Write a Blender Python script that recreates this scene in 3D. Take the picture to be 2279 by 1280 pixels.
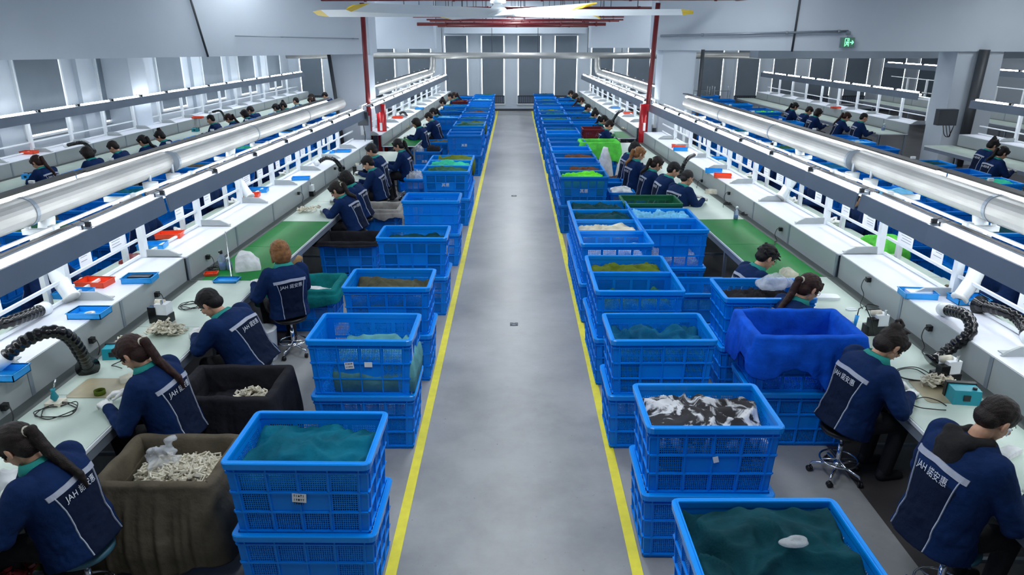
import bpy, math, random
import numpy as np
from mathutils import Vector, Matrix, noise
from mathutils.bvhtree import BVHTree
R = math.radians
U = 3.4                                   # camera height in metres; the layout below is in units of it
random.seed(7)
SC = bpy.context.scene
COL = SC.collection
for o in list(bpy.data.objects): bpy.data.objects.remove(o, do_unlink=True)

# ------------------------------------------------------------------ camera, world, large lights, exposure
cd = bpy.data.cameras.new('camera'); cam = bpy.data.objects.new('camera', cd); COL.objects.link(cam)
cam.location = (0, 0, U); PITCH = 19.29; YAW = 0.22; FPX = 1600.0
cam.rotation_euler = (R(90-PITCH), 0, R(YAW))
cd.sensor_width = 36; cd.lens = FPX/2279*36; cd.clip_end = 200
SC.camera = cam
SC.view_settings.view_transform = 'Standard'; SC.view_settings.look = 'None'
SC.view_settings.gamma = 1; SC.view_settings.use_curve_mapping = False
SC.view_settings.exposure = 0.28
w = bpy.data.worlds.new('world'); SC.world = w; w.use_nodes = True
w.node_tree.nodes['Background'].inputs[0].default_value = (0.75, 0.86, 1.0, 1)
w.node_tree.nodes['Background'].inputs[1].default_value = 0.12

def ceil_light(x, y, sx, sy, power, z=1.47):
    l = bpy.data.lights.new('ceiling_lamp', 'AREA'); l.shape = 'RECTANGLE'; l.size = sx; l.size_y = sy
    l.energy = power; l.color = (0.93, 0.97, 1.0)
    o = bpy.data.objects.new('ceiling_lamp', l); COL.objects.link(o); o.location = (x*U, y*U, z*U)
for yy in (0.9, 2.3, 3.7, 5.1, 7.0, 8.2, 9.6):
    ceil_light(0.0, yy, 0.5, 2.6, 80)
    for xx in (-1.9, 1.9): ceil_light(xx, yy, 0.5, 2.6, 40 if yy in (3.7, 5.1) and xx < 0 else 66)
for xx, yy in ((-2.7, 7.4), (-2.7, 9.4), (3.8, 5.1), (3.8, 7.4), (3.8, 9.4)): ceil_light(xx, yy, 0.5, 2.6, 60)

def at(px, py, z):
    """point of the photograph (2279x1280 frame) met with the level z (in units of U)"""
    v = Vector(((px-1139.5)/FPX, -(py-640)/FPX, -1))
    d = cam.rotation_euler.to_matrix() @ v
    t = (z-1)/d.z
    return (d.x*t, d.y*t)

# ------------------------------------------------------------------ materials
def mat(name, col, rough=0.5, metal=0.0, var=0.0, scale=8.0, bump=0.0, bscale=60.0, emit=None, es=0.0, spec=0.5, trans=0.0, alpha=1.0):
    m = bpy.data.materials.new(name); m.use_nodes = True
    nt = m.node_tree; b = nt.nodes['Principled BSDF']
    b.inputs['Base Color'].default_value = (*col, 1); b.inputs['Roughness'].default_value = rough
    b.inputs['Metallic'].default_value = metal; b.inputs['Specular IOR Level'].default_value = spec
    if trans: b.inputs['Transmission Weight'].default_value = trans
    if alpha < 1: b.inputs['Alpha'].default_value = alpha
    if emit: b.inputs['Emission Color'].default_value = (*emit, 1); b.inputs['Emission Strength'].default_value = es
    if var or bump: tc = nt.nodes.new('ShaderNodeTexCoord')
    if var:
        n = nt.nodes.new('ShaderNodeTexNoise'); n.inputs['Scale'].default_value = scale; n.inputs['Detail'].default_value = 5
        nt.links.new(tc.outputs['Object'], n.inputs['Vector'])
        r = nt.nodes.new('ShaderNodeValToRGB'); r.color_ramp.elements[0].position = .3; r.color_ramp.elements[1].position = .7
        r.color_ramp.elements[0].color = (*[max(0, c*(1-var)) for c in col], 1)
        r.color_ramp.elements[1].color = (*[min(1, c*(1+var)) for c in col], 1)
        nt.links.new(n.outputs['Fac'], r.inputs['Fac']); nt.links.new(r.outputs['Color'], b.inputs['Base Color'])
    if bump:
        n2 = nt.nodes.new('ShaderNodeTexNoise'); n2.inputs['Scale'].default_value = bscale; n2.inputs['Detail'].default_value = 4
        nt.links.new(tc.outputs['Object'], n2.inputs['Vector'])
        bp = nt.nodes.new('ShaderNodeBump'); bp.inputs['Strength'].default_value = bump; bp.inputs['Distance'].default_value = 0.02
        nt.links.new(n2.outputs['Fac'], bp.inputs['Height']); nt.links.new(bp.outputs['Normal'], b.inputs['Normal'])
    return m
def S(h):                                  # sRGB hex -> linear
    c = [int(h[i:i+2], 16)/255 for i in (0, 2, 4)]
    return tuple(x/12.92 if x <= .04045 else ((x+.055)/1.055)**2.4 for x in c)
M = {}
M['wall'] = mat('wall_paint', S('C4CFDA'), .7, var=.04, scale=.6, bump=.05)
M['ceiling'] = mat('ceiling_paint', S('C9D3DD'), .8)
M['beam_shaded'] = mat('shaded_wall_paint', S('7F8A96'), .7, var=.08, scale=.7)  # wall paint made darker: the far beam's shade is in the colour
M['white'] = mat('white_enamel', S('E4EAEE'), .4, var=.03, scale=3)
M['grey'] = mat('grey_enamel', S('8C97A3'), .35, metal=.3, var=.04, scale=3)
M['hood'] = mat('brushed_aluminium', S('748090'), .38, metal=.45, var=.05, scale=2)
M['duct'] = mat('galvanised_duct', S('B4B5B3'), .36, metal=.4, var=.10, scale=1.6, bump=.08, bscale=6)
M['panel'] = mat('panel_laminate', S('A3ABAD'), .35, var=.03, scale=2)
M['shelf'] = mat('shelf_laminate', S('DCE0EA'), .35, var=.02)
M['mat_pale'] = mat('pale_bench_mat', S('B9CABF'), .38, var=.05, scale=4)
M['mat_green'] = mat('green_bench_mat', S('06742F'), .45, spec=.12, var=.08, scale=3)
M['mat_brown'] = mat('brown_cutting_mat', S('A39A7E'), .4, var=.08, scale=6)
M['gutter'] = mat('dark_gutter', S('545B59'), .6)
M['dark'] = mat('dark_metal', S('3A3F45'), .5)
M['black'] = mat('black_plastic', S('15171A'), .4)
M['blackgloss'] = mat('black_gloss', S('121316'), .18)
M['chrome'] = mat('chrome', (.75, .77, .8), .15, metal=1)
M['tube'] = mat('lit_tube', (1, 1, 1), .5, emit=(.97, .99, 1), es=17)
M['crate'] = mat('blue_crate_plastic', S('0086EC'), .38, spec=.3, var=.06, scale=2.5)
M['crate_rim'] = mat('blue_crate_rim_gloss_lightened', S('0092F6'), .28, spec=.45, var=.04, scale=2.5)  # crate blue lightened, with the rim's shine put into the colour
M['crate_dark'] = mat('deep_blue_crate_plastic', S('0074D0'), .42, spec=.3, var=.08, scale=2.5)
M['crate_green'] = mat('green_crate_plastic', S('1E6B4A'), .4, var=.1)
M['paper'] = mat('paper', S('EDEFF2'), .7)
M['red'] = mat('red_pipe_paint', S('B3141F'), .25, var=.1, scale=4)
M['maroon'] = mat('maroon_pipe_paint', S('6E1C22'), .4, var=.1, scale=4)
M['yellow'] = mat('yellow_line_paint', S('E6DC3A'), .5, var=.10, scale=9)
M['yellow2'] = mat('yellow_plastic', S('E8C51C'), .4)
M['skin'] = mat('skin', S('C99A7E'), .5, var=.05, scale=14)
M['lip'] = mat('lips', S('A35A52'), .5)
M['hair_black'] = mat('black_hair', S('121012'), .5, var=.35, scale=30, bump=.35, bscale=160, spec=.3)
M['hair_dark'] = mat('dark_brown_hair', S('1F1614'), .5, var=.35, scale=30, bump=.35, bscale=160, spec=.3)
M['hair_brown'] = mat('brown_hair', S('8A5E38'), .42, var=.35, scale=26, bump=.35, bscale=160, spec=.3)
M['hair_red'] = mat('reddish_hair', S('2F1814'), .5, var=.35, scale=26, bump=.35, bscale=160, spec=.3)
M['hair_grey'] = mat('greying_hair', S('29282A'), .5, var=.4, scale=40, bump=.35, bscale=160, spec=.3)
M['navy'] = mat('navy_jacket_cloth', S('092653'), .85, spec=.2, var=.16, scale=6, bump=.35, bscale=22)
M['navy_dark'] = mat('dark_navy_back_panel', S('071733'), .85, spec=.2, bump=.35, bscale=22)
M['teal'] = mat('teal_collar_cloth', S('0E8C84'), .75, bump=.2)
M['trouser'] = mat('black_trousers', S('14151A'), .85, bump=.3, bscale=20)
M['hoodie'] = mat('black_hoodie_cloth', S('101013'), .9, bump=.3, bscale=25)
M['whitecloth'] = mat('white_cloth', S('E3E6E2'), .8, var=.04, scale=8, bump=.3, bscale=20)
M['glove'] = mat('white_knit_glove', S('E6E8E6'), .85, bump=.3, bscale=120)
M['stripe'] = mat('reflective_stripe', S('A9AFC0'), .5, var=.06, scale=30)
M['piping'] = mat('white_piping', S('B8C2D4'), .6)
M['logo'] = mat('white_print', S('DCE3EC'), .6)
M['shoe'] = mat('dark_shoe', S('202125'), .6)
M['eye'] = mat('eye', S('14100F'), .2)
M['blue_tray'] = mat('blue_tray', S('1E9BE8'), .35, var=.04)
M['orange_tray'] = mat('orange_tray', S('F2502A'), .4, var=.04)
M['teal_box'] = mat('teal_enamel', S('168FA0'), .35)
M['plasticbag'] = mat('clear_plastic_bag', S('E8EDF2'), .12, bump=1.0, bscale=26, alpha=.38)
M['seat_teal'] = mat('teal_seat', S('2E5C6E'), .5)
M['cream'] = mat('cream_plastic_parts', S('DCD6C4'), .5, var=.08, scale=20)
M['cardboard'] = mat('cardboard', S('A88455'), .8, var=.08)
M['blind'] = mat('grey_roller_blind', S('717D89'), .8, var=.05, scale=2)
M['daylight'] = mat('daylit_pane', (1, 1, 1), .5, emit=(.92, .97, 1), es=1.9)
M['exit_green'] = mat('sign_face', S('5E7F74'), .4, emit=S('3C8A68'), es=.12)
M['exit_white'] = mat('lit_sign_mark', S('8FF5B2'), .4, emit=S('7CFFAE'), es=1.5)
M['frost'] = mat('clear_bottle', S('B8C4D8'), .15, trans=.7)
def cloth(name, hexc, var=.3, bump=.9):
    M[name] = mat(name, S(hexc), .85, var=var, scale=5, bump=bump, bscale=9, spec=.15); return name
for n_, h_ in dict(cloth_teal='025E74', cloth_dkteal='053A44', cloth_paleteal='5C9AA0', cloth_olive='4A4A38', cloth_moss='55661E',
                   cloth_green='2C5C46', cloth_cream='C9C6B4', cloth_white='DADDDF', cloth_petrol='05557A', cloth_lime='63D62C',
                   cloth_sky='6FB7DE', cloth_mint='2FAF8C', cloth_brown='5C3A2A', cloth_grey='A09C96', cloth_black='24242A',
                   cloth_khaki='5A5346', cloth_royal='0A55CC', cloth_lining='0A6F70', cloth_limebag='5FCE4E').items(): cloth(n_, h_)
def camo():
    m = mat('black_white_print_cloth', (.5, .5, .5), .85); nt = m.node_tree; b = nt.nodes['Principled BSDF']
    tc = nt.nodes.new('ShaderNodeTexCoord'); n = nt.nodes.new('ShaderNodeTexNoise'); n.inputs['Scale'].default_value = 5.5
    n.inputs['Detail'].default_value = 7; n.inputs['Roughness'].default_value = .62; n.inputs['Distortion'].default_value = 1.2
    r = nt.nodes.new('ShaderNodeValToRGB'); r.color_ramp.elements[0].position = .49; r.color_ramp.elements[1].position = .56
    r.color_ramp.elements[0].color = (.02, .02, .025, 1); r.color_ramp.elements[1].color = (.62, .64, .68, 1)
    nt.links.new(tc.outputs['Object'], n.inputs['Vector']); nt.links.new(n.outputs['Fac'], r.inputs['Fac']); nt.links.new(r.outputs['Color'], b.inputs['Base Color'])
    M['cloth_camo'] = m
camo()
def floor_mat():
    m = bpy.data.materials.new('polished_concrete'); m.use_nodes = True; nt = m.node_tree; b = nt.nodes['Principled BSDF']; L = nt.links.new
    tc = nt.nodes.new('ShaderNodeTexCoord'); P_ = tc.outputs['Object']
    n = nt.nodes.new('ShaderNodeTexNoise'); n.inputs['Scale'].default_value = .9; n.inputs['Detail'].default_value = 8; n.inputs['Roughness'].default_value = .65; L(P_, n.inputs['Vector'])
    r = nt.nodes.new('ShaderNodeValToRGB'); r.color_ramp.elements[0].position = .35; r.color_ramp.elements[1].position = .68
    r.color_ramp.elements[0].color = (*S('898B8C'), 1); r.color_ramp.elements[1].color = (*S('A6A8A9'), 1); L(n.outputs['Fac'], r.inputs['Fac'])
    v = nt.nodes.new('ShaderNodeTexNoise'); v.inputs['Scale'].default_value = 22; v.inputs['Detail'].default_value = 4; v.inputs['Roughness'].default_value = .8; L(P_, v.inputs['Vector'])
    sr = nt.nodes.new('ShaderNodeValToRGB'); sr.color_ramp.elements[0].position = .30; sr.color_ramp.elements[1].position = .335
    L(v.outputs['Fac'], sr.inputs['Fac'])
    mx = nt.nodes.new('ShaderNodeMixRGB'); mx.blend_type = 'MULTIPLY'; mx.inputs['Fac'].default_value = .7; L(r.outputs['Color'], mx.inputs['Color1']); L(sr.outputs['Color'], mx.inputs['Color2'])
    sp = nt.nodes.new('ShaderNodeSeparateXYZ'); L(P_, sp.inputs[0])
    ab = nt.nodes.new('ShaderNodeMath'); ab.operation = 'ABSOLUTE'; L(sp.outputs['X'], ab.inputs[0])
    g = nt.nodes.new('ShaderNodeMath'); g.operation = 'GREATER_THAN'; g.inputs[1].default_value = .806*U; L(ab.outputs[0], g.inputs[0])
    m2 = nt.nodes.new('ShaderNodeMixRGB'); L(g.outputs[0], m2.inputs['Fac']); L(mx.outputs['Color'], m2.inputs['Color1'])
    dk = nt.nodes.new('ShaderNodeMixRGB'); dk.blend_type = 'MULTIPLY'; dk.inputs['Fac'].default_value = 1; L(mx.outputs['Color'], dk.inputs['Color1']); dk.inputs['Color2'].default_value = (.20, .18, .18, 1)  # brown floor paint, deepened further to carry the shade under the benches
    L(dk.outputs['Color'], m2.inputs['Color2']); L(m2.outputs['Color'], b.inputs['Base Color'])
    rr = nt.nodes.new('ShaderNodeMapRange'); rr.inputs['To Min'].default_value = .24; rr.inputs['To Max'].default_value = .44; L(n.outputs['Fac'], rr.inputs['Value']); L(rr.outputs[0], b.inputs['Roughness'])
    M['floor'] = m
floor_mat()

# ------------------------------------------------------------------ mesh helpers
class MB:
    def __init__(s): s.v = []; s.f = []
    def add(s, vs, fs):
        k = len(s.v); s.v += [tuple(v) for v in vs]; s.f += [tuple(i+k for i in f) for f in fs]; return s
    def box(s, a, b, rot=None, piv=None):
        x0, y0, z0 = a; x1, y1, z1 = b
        vs = [Vector(p) for p in ((x0,y0,z0),(x1,y0,z0),(x1,y1,z0),(x0,y1,z0),(x0,y0,z1),(x1,y0,z1),(x1,y1,z1),(x0,y1,z1))]
        if rot is not None:
            c = Vector(piv) if piv is not None else sum(vs, Vector())/8
            vs = [c+rot@(v-c) for v in vs]
        fl = (x1-x0)*(y1-y0)*(z1-z0) < 0
        fs = [(0,3,2,1),(4,5,6,7),(0,1,5,4),(1,2,6,5),(2,3,7,6),(3,0,4,7)]
        if fl: fs = [f[::-1] for f in fs]
        return s.add(vs, fs)
    def hexa(s, vs):
        return s.add(vs, [(0,3,2,1),(4,5,6,7),(0,1,5,4),(1,2,6,5),(2,3,7,6),(3,0,4,7)])
    def tube(s, pts, r, n=10, cap=True, flat=1.0):
        pts = [Vector(p) for p in pts]; rs = r if isinstance(r, (list, tuple)) else [r]*len(pts)
        rings = []; t0 = (pts[1]-pts[0]).normalized()
        up = Vector((0, 0, 1)) if abs(t0.z) < .9 else Vector((1, 0, 0))
        u = t0.cross(up).normalized()
        for i, p in enumerate(pts):
            t = (pts[min(i+1, len(pts)-1)]-pts[max(i-1, 0)]).normalized()
            u = (u-t*u.dot(t)); u = u.normalized() if u.length > 1e-6 else t.orthogonal().normalized(); w_ = t.cross(u)
            rings.append([p+rs[i]*(math.cos(a)*u+math.sin(a)*flat*w_) for a in [2*math.pi*k/n for k in range(n)]])
        vs = [v for rg in rings for v in rg]; fs = []
        for i in range(len(rings)-1):
            for k in range(n):
                a = i*n+k; b = i*n+(k+1) % n; fs.append((a, b, b+n, a+n))
        if cap: fs.append(tuple(range(n))[::-1]); fs.append(tuple((len(rings)-1)*n+k for k in range(n)))
        return s.add(vs, fs)
    def caps(s, p, q, r1, r2, n=14):           # tapered capsule
        p = Vector(p); q = Vector(q); d = (q-p); L = d.length; d = d.normalized() if L > 1e-6 else Vector((0, 0, 1))
        pts = []; rs = []
        for a in (85, 60, 35, 12): pts.append(p-d*r1*math.sin(R(a))); rs.append(r1*math.cos(R(a)))
        pts.append(p); rs.append(r1); 
        if L > 1e-6: pts.append(p+d*L*.5); rs.append((r1+r2)/2)
        pts.append(q+d*1e-5); rs.append(r2)
        for a in (12, 35, 60, 85): pts.append(q+d*r2*math.sin(R(a))); rs.append(r2*math.cos(R(a)))
        return s.tube(pts, rs, n)
    def ell(s, c, rad, rot=None, nu=18, nv=12):
        c = Vector(c); vs = []; fs = []
        for i in range(1, nv):
            th = math.pi*i/nv
            for k in range(nu):
                ph = 2*math.pi*k/nu
                p = Vector((rad[0]*math.sin(th)*math.cos(ph), rad[1]*math.sin(th)*math.sin(ph), rad[2]*math.cos(th)))
                vs.append(c+(rot@p if rot is not None else p))
        t = Vector((0, 0, rad[2])); vs.append(c+(rot@t if rot is not None else t)); vs.append(c-(rot@t if rot is not None else t))
        for i in range(nv-2):
            for k in range(nu):
                a = i*nu+k; b = i*nu+(k+1) % nu; fs.append((a, a+nu, b+nu, b))
        T = len(vs)-2
        for k in range(nu):
            fs.append((T, k, (k+1) % nu)); o = (nv-2)*nu; fs.append((T+1, o+(k+1) % nu, o+k))
        return s.add(vs, fs)
    def lathe(s, prof, n=20, c=(0, 0, 0)):
        vs = []; fs = []; m = len(prof)
        for r, z in prof:
            for k in range(n): a = 2*math.pi*k/n; vs.append((c[0]+r*math.cos(a), c[1]+r*math.sin(a), c[2]+z))
        for i in range(m-1):
            for k in range(n):
                a = i*n+k; b = i*n+(k+1) % n; fs.append((a, b, b+n, a+n))
        fs.append(tuple(range(n))[::-1]); fs.append(tuple((m-1)*n+k for k in range(n)))
        return s.add(vs, fs)
    def mesh(s, name, mt=None, smooth=False):
        me = bpy.data.meshes.new(name); me.from_pydata(s.v, [], s.f); me.update()
        if mt: me.materials.append(M[mt] if isinstance(mt, str) else mt)
        if smooth: me.polygons.foreach_set('use_smooth', [True]*len(me.polygons))
        return me
    def obj(s, name, mt, parent=None, smooth=False, **kw):
        return put(name, s.mesh(name, mt, smooth), parent, **kw)
def put(name, me, parent=None, loc=None, rz=None):
    o = bpy.data.objects.new(name, me); COL.objects.link(o)
    if parent is not None: o.parent = parent
    if loc is not None: o.location = loc
    if rz is not None: o.rotation_euler = (0, 0, rz)
    return o
def tag(o, label=None, cat=None, group=None, kind=None):
    if label: o['label'] = label
    if cat: o['category'] = cat
    if group: o['group'] = group
    if kind: o['kind'] = kind
    return o
def empty(name, loc=(0, 0, 0), rz=0):
    return put(name, None, None, loc, rz)
KIDS = {}
def kids(o):
    return [c for c in COL.objects if c.parent == o]
def register(root, tree):                 # remembers the children of a prototype for quick copying
    KIDS[root.name] = tree
def dup(root, tree, loc=None, rz=None):
    r = root.copy(); COL.objects.link(r)
    if loc is not None: r.location = loc
    if rz is not None: r.rotation_euler = (0, 0, rz)
    for ch, subs in tree:
        c = ch.copy(); COL.objects.link(c); c.parent = r
        for g in subs:
            d = g.copy(); COL.objects.link(d); d.parent = c
    return r
def struct(name, mb, mt, smooth=False):
    o = mb.obj(name, mt, None, smooth); o['kind'] = 'structure'; return o
_DG = None
def evaluated(me, mods):
    """run modifiers over a mesh and return the resulting mesh"""
    o = bpy.data.objects.new('tmp', me); COL.objects.link(o)
    for kind, props in mods:
        md = o.modifiers.new(kind, kind)
        for k, v in props.items(): setattr(md, k, v)
    bpy.context.view_layer.update()
    dg = bpy.context.evaluated_depsgraph_get()
    r = bpy.data.meshes.new_from_object(o.evaluated_get(dg))
    bpy.data.objects.remove(o, do_unlink=True); return r
def voxel(mb, name, mt, vox, smooth=4, fac=.5):
    me = mb.mesh('tmp')
    r = evaluated(me, [('REMESH', dict(mode='VOXEL', voxel_size=vox, adaptivity=0)), ('SMOOTH', dict(iterations=smooth, factor=fac))])
    bpy.data.meshes.remove(me)
    r.name = name; r.materials.clear(); r.materials.append(M[mt])
    r.polygons.foreach_set('use_smooth', [True]*len(r.polygons)); return r
def displace(me, amp, scale, seed=0, fn=None):
    n = len(me.vertices); co = np.empty(n*3); me.vertices.foreach_get('co', co); co = co.reshape(-1, 3)
    no = np.empty(n*3); me.vertices.foreach_get('normal', no); no = no.reshape(-1, 3)
    off = np.array([noise.noise(Vector(c)*scale+Vector((seed*7.1, 3.3, 1.7))) for c in co])
    if fn is not None: off = off*np.array([fn(c) for c in co])
    co = co+no*(off*amp)[:, None]; me.vertices.foreach_set('co', co.ravel()); me.update(); return me
ORD = ['first','second','third','fourth','fifth','sixth','seventh','eighth','ninth','tenth','eleventh','twelfth','thirteenth','fourteenth','fifteenth','sixteenth','seventeenth','eighteenth','nineteenth','twentieth','twenty-first','twenty-second','twenty-third','twenty-fourth','twenty-fifth','twenty-sixth','twenty-seventh','twenty-eighth']
# ------------------------------------------------------------------ the setting
def sh(Y): return -0.0317*max(0.0, Y-2.1)       # the bench rows lean slightly in towards the far end
WZ = 1.5
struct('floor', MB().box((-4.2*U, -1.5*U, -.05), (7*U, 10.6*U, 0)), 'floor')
struct('ceiling', MB().box((-4.2*U, -.3*U, WZ*U), (7*U, 10.6*U, WZ*U+.1)), 'ceiling')
FW = 10.43
struct('wall_far', MB().box((-4.2*U, FW*U, 0), (7*U, FW*U+.2, WZ*U)), 'wall')
struct('wall_right', MB().box((6.2*U, -.3*U, 0), (6.2*U+.2, 10.6*U, WZ*U)), 'wall')
a0 = Vector((-3.46*U, -.3*U, 0)); a1 = Vector((-3.14*U, 10.6*U, 0)); dl = (a1-a0).normalized(); nl = Vector((-dl.y, dl.x, 0))
struct('wall_left', MB().hexa([a0, a1, a1+nl*.2, a0+nl*.2]+[p+Vector((0, 0, WZ*U)) for p in (a0, a1, a1+nl*.2, a0+nl*.2)]), 'wall')
struct('baseboard_far', MB().box((-3.2*U, FW*U-.02, 0), (6.2*U, FW*U, .1)), 'dark')
for i, sx in enumerate((-1, 1)):
    x = sx*.243*U
    struct('trim_%d' % (i+1), MB().box((x-.037, -.5*U, 0), (x+.037, FW*U-.1, .004)), 'yellow')
# cross beams with the big flat faces, and the columns under them
def beam(x0, x1, y0, y1, z0a, z0b, mt='wall'):
    vs = [(x0*U, y0*U, z0a*U), (x1*U, y0*U, z0b*U), (x1*U, y1*U, z0b*U), (x0*U, y1*U, z0a*U)]
    vs += [(v[0], v[1], WZ*U) for v in vs]
    return struct('ceiling_beam', MB().hexa(vs), mt)
struct('ceiling_beam', MB().hexa([(-3.6*U,4.62*U,.852*U),(-1.13*U,5.9*U,.868*U),(-1.13*U,6.2*U,.868*U),(-3.6*U,4.92*U,.852*U)]+[(x_*U,y_*U,WZ*U) for x_,y_ in ((-3.6,4.62),(-1.13,5.9),(-1.13,6.2),(-3.6,4.92))]), 'wall')
beam(1.10, 6.2, 5.9, 6.2, .895, .875)
beam(-3.3, -.93, 8.7, 9.0, .86, .86)
beam(.87, 2.7, 8.7, 9.0, .87, .87)
beam(2.7, 6.2, 8.4, 8.7, .765, .765, 'beam_shaded')
beam(-.95, .95, 10.2, FW, 1.03, 1.03)
def column(x0, x1, y0=5.92, y1=6.18, z=.9):
    return struct('column', MB().box((x0*U, y0*U, 0), (x1*U, y1*U, z*U)), 'wall')
column(-1.44, -1.16); column(1.16, 1.42); column(3.46, 3.82); column(-3.3, -3.05, z=.85)
# windows: a daylit pane behind a grey roller blind, a barred guard rail below
NW = [0]
def window(make, z0, z1, hw, guard=True):
    NW[0] += 1
    fr = MB(); t = .05
    for a, b in (((-hw-t, z0-t), (-hw, z1+t)), ((hw, z0-t), (hw+t, z1+t)), ((-hw, z0-t), (hw, z0)), ((-hw, z1), (hw, z1+t))):
        fr.box((a[0], -.06, a[1]), (b[0], 0, b[1]))
    f = fr.obj('window_%d' % NW[0], 'white'); f['kind'] = 'structure'; make(f)
    MB().box((-hw, -.012, z0), (hw, 0, z1)).obj('pane', 'daylight', f)
    zb = z0+.38 if guard else z0+.04
    MB().box((-hw+.036, -.05, zb), (hw-.036, -.03, z1)).obj('roller_blind', 'blind', f)
    if guard:
        g = MB(); g.box((-hw, -.045, zb-.05), (hw, -.02, zb)); g.box((-hw, -.045, z0), (hw, -.02, z0+.04))
        n = 12
        for k in range(n+1): x = -hw+2*hw*k/n; g.box((x-.012, -.04, z0), (x+.012, -.025, zb))
        g.obj('guard_rail', 'dark', f); MB().box((-hw, -.019, z0), (hw, -.014, zb)).obj('grey_screen', 'hood', f)
for k in range(-7, 12):
    X = .2+.505*k
    if X < -3.1 or X > 5.8: continue
    def mk(f, X=X): f.location = (X*U, FW*U, 0)
    window(mk, .10*U, (1.0 if abs(X) < 1 else .99)*U, .158*U)
for k in range(8):
    Y = 3.3+.93*k
    def mk(f, Y=Y):
        t = (Y*U-a0.y)/dl.y; p = a0+dl*t
        f.location = p; f.rotation_euler = (0, 0, math.atan2(dl.y, dl.x))
        f.scale = (1, 1, 1); f.rotation_euler = (0, 0, math.atan2(dl.y, dl.x))
    window(mk, .35*U, .95*U, .24*U, False)
# pilasters between the left windows
for k in range(8):
    Y = 3.3+.93*k-.465; t = (Y*U-a0.y)/dl.y; p = a0+dl*t
    MBp = MB().box((-.2, -.12, 0), (.2, 0, WZ*U)); o = struct('wall_pilaster', MBp, 'wall'); o.location = p; o.rotation_euler = (0, 0, math.atan2(dl.y, dl.x))

# ------------------------------------------------------------------ pipes, conduits, sign, fan
def pipe(name, pts, r, mt, label, cat='pipe', group=None, n=12, clamps=True):
    pts = [Vector(p)*U for p in pts]
    o = MB().tube(pts, r, n).obj(name, mt, None, True); tag(o, label, cat, group)
    if clamps:
        for a, b in zip(pts[:-1], pts[1:]):
            L = (b-a).length
            if L < 1.2: continue
            for k in range(int(L//2.2)+1):
                p = a.lerp(b, min(.95, (k+.5)*2.2/L)); d = (b-a).normalized()*.03
                MB().tube([p-d, p+d], r*1.35, n).obj('clamp', mt, o, True)
    return o
pipe('sprinkler_pipe', [(-1.14, 5.75, 1.232), (-1.14, 5.75, 0)], .062, 'maroon', 'dark red vertical pipe in front of the left column', clamps=False)
pipe('sprinkler_pipe', [(1.065, 5.75, 1.232), (1.015, 5.75, 0)], .062, 'maroon', 'dark red vertical pipe in front of the right column', clamps=False)
def sleeve(x, label):
    o = MB().tube([(x*U, 5.75*U, .0), (x*U, 5.75*U, .5*U)], .125, 20).obj('pipe_sleeve', 'red', None, True); tag(o, label, 'pipe guard')
    MB().box((x*U-.03, 5.75*U-.135, .3*U), (x*U+.03, 5.75*U-.12, .36*U)).obj('sticker', 'paper', o)
sleeve(-1.045, 'glossy dark red guard sleeve around the foot of the left pipe')
sleeve(1.01, 'glossy bright red guard sleeve around the foot of the right pipe')
pipe('sprinkler_pipe', [(-1.42, 5.66, 1.36), (-1.42, 5.66, 1.255), (1.62, 5.66, 1.26)], .05, 'maroon', 'long dark red pipe crossing the hall just behind the fan')
pipe('sprinkler_pipe', [(1.62, 5.66, 1.26), (1.62, 5.0, 1.25)], .07, 'maroon', 'short red pipe end with coupling at the right of the fan', clamps=False)
pp = [(-1.2, 1.3, 6.6, 1.225, .04, 'foremost'), (-.9, 1.1, 8.1, 1.15, .03, 'thin middle'), (-.8, 1.0, 9.0, 1.14, .045, 'rear'), (-1.15, 1.15, 7.4, 1.205, .035, 'upper'), (-1.05, 1.12, 7.9, 1.185, .025, 'second'), (-.98, 1.2, 8.5, 1.17, .03, 'third'), (-1.1, 1.02, 8.6, 1.125, .06, 'thick fourth'), (-.95, .9, 9.4, 1.11, .03, 'lowest')]
for x0, x1, y, z, r, nm in pp:
    pipe('sprinkler_pipe', [(x0, y, z), (x1, y, z)], r, 'maroon', '%s dark red cross pipe under the ceiling towards the far windows' % nm)
    for k in range(5):
        x = x0+(x1-x0)*(.1+.2*k)
        tag(MB().tube([(x*U, y*U, z*U+r*.9), (x*U, y*U, WZ*U)], .012, 6).obj('pipe_hanger', 'dark'), 'thin dark hanger rod, %s from the left, holding the %s cross pipe' % (ORD[k], nm), 'hanger', 'hanger rods of the %s cross pipe' % nm)
pipe('conduit', [(-2.26, 5.29, 1.45), (-2.17, 5.33, .86)], .025, 'dark', 'black vertical conduit down the left beam face', 'conduit', clamps=False)
pipe('conduit', [(-2.0, 5.43, 1.0), (-1.2, 5.84, .98)], .012, 'grey', 'thin grey horizontal conduit on the left beam face', 'conduit')
pipe('conduit', [(2.17, 5.88, 1.45), (2.15, 5.88, .885)], .028, 'dark', 'dark vertical conduit down the right beam face', 'conduit', clamps=False)
pipe('conduit', [(1.12, 5.87, 1.0), (2.56, 5.87, 1.035)], .03, 'grey', 'grey horizontal conduit leading to the exit sign', 'conduit')
pipe('drain_pipe', [(-1.45, 5.88, .87), (-1.38, 5.88, .0)], .05, 'dark', 'black vertical pipe left of the left white column', 'pipe', clamps=False)
pipe('drain_pipe', [(1.46, 5.88, .9), (1.45, 5.88, .0)], .05, 'dark', 'black vertical pipe right of the right white column', 'pipe', clamps=False)
pipe('drain_pipe', [(3.63, 5.86, .9), (3.60, 5.86, .0)], .13, 'dark', 'wide dark pipe in front of the far right column', 'pipe', clamps=False)
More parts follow.
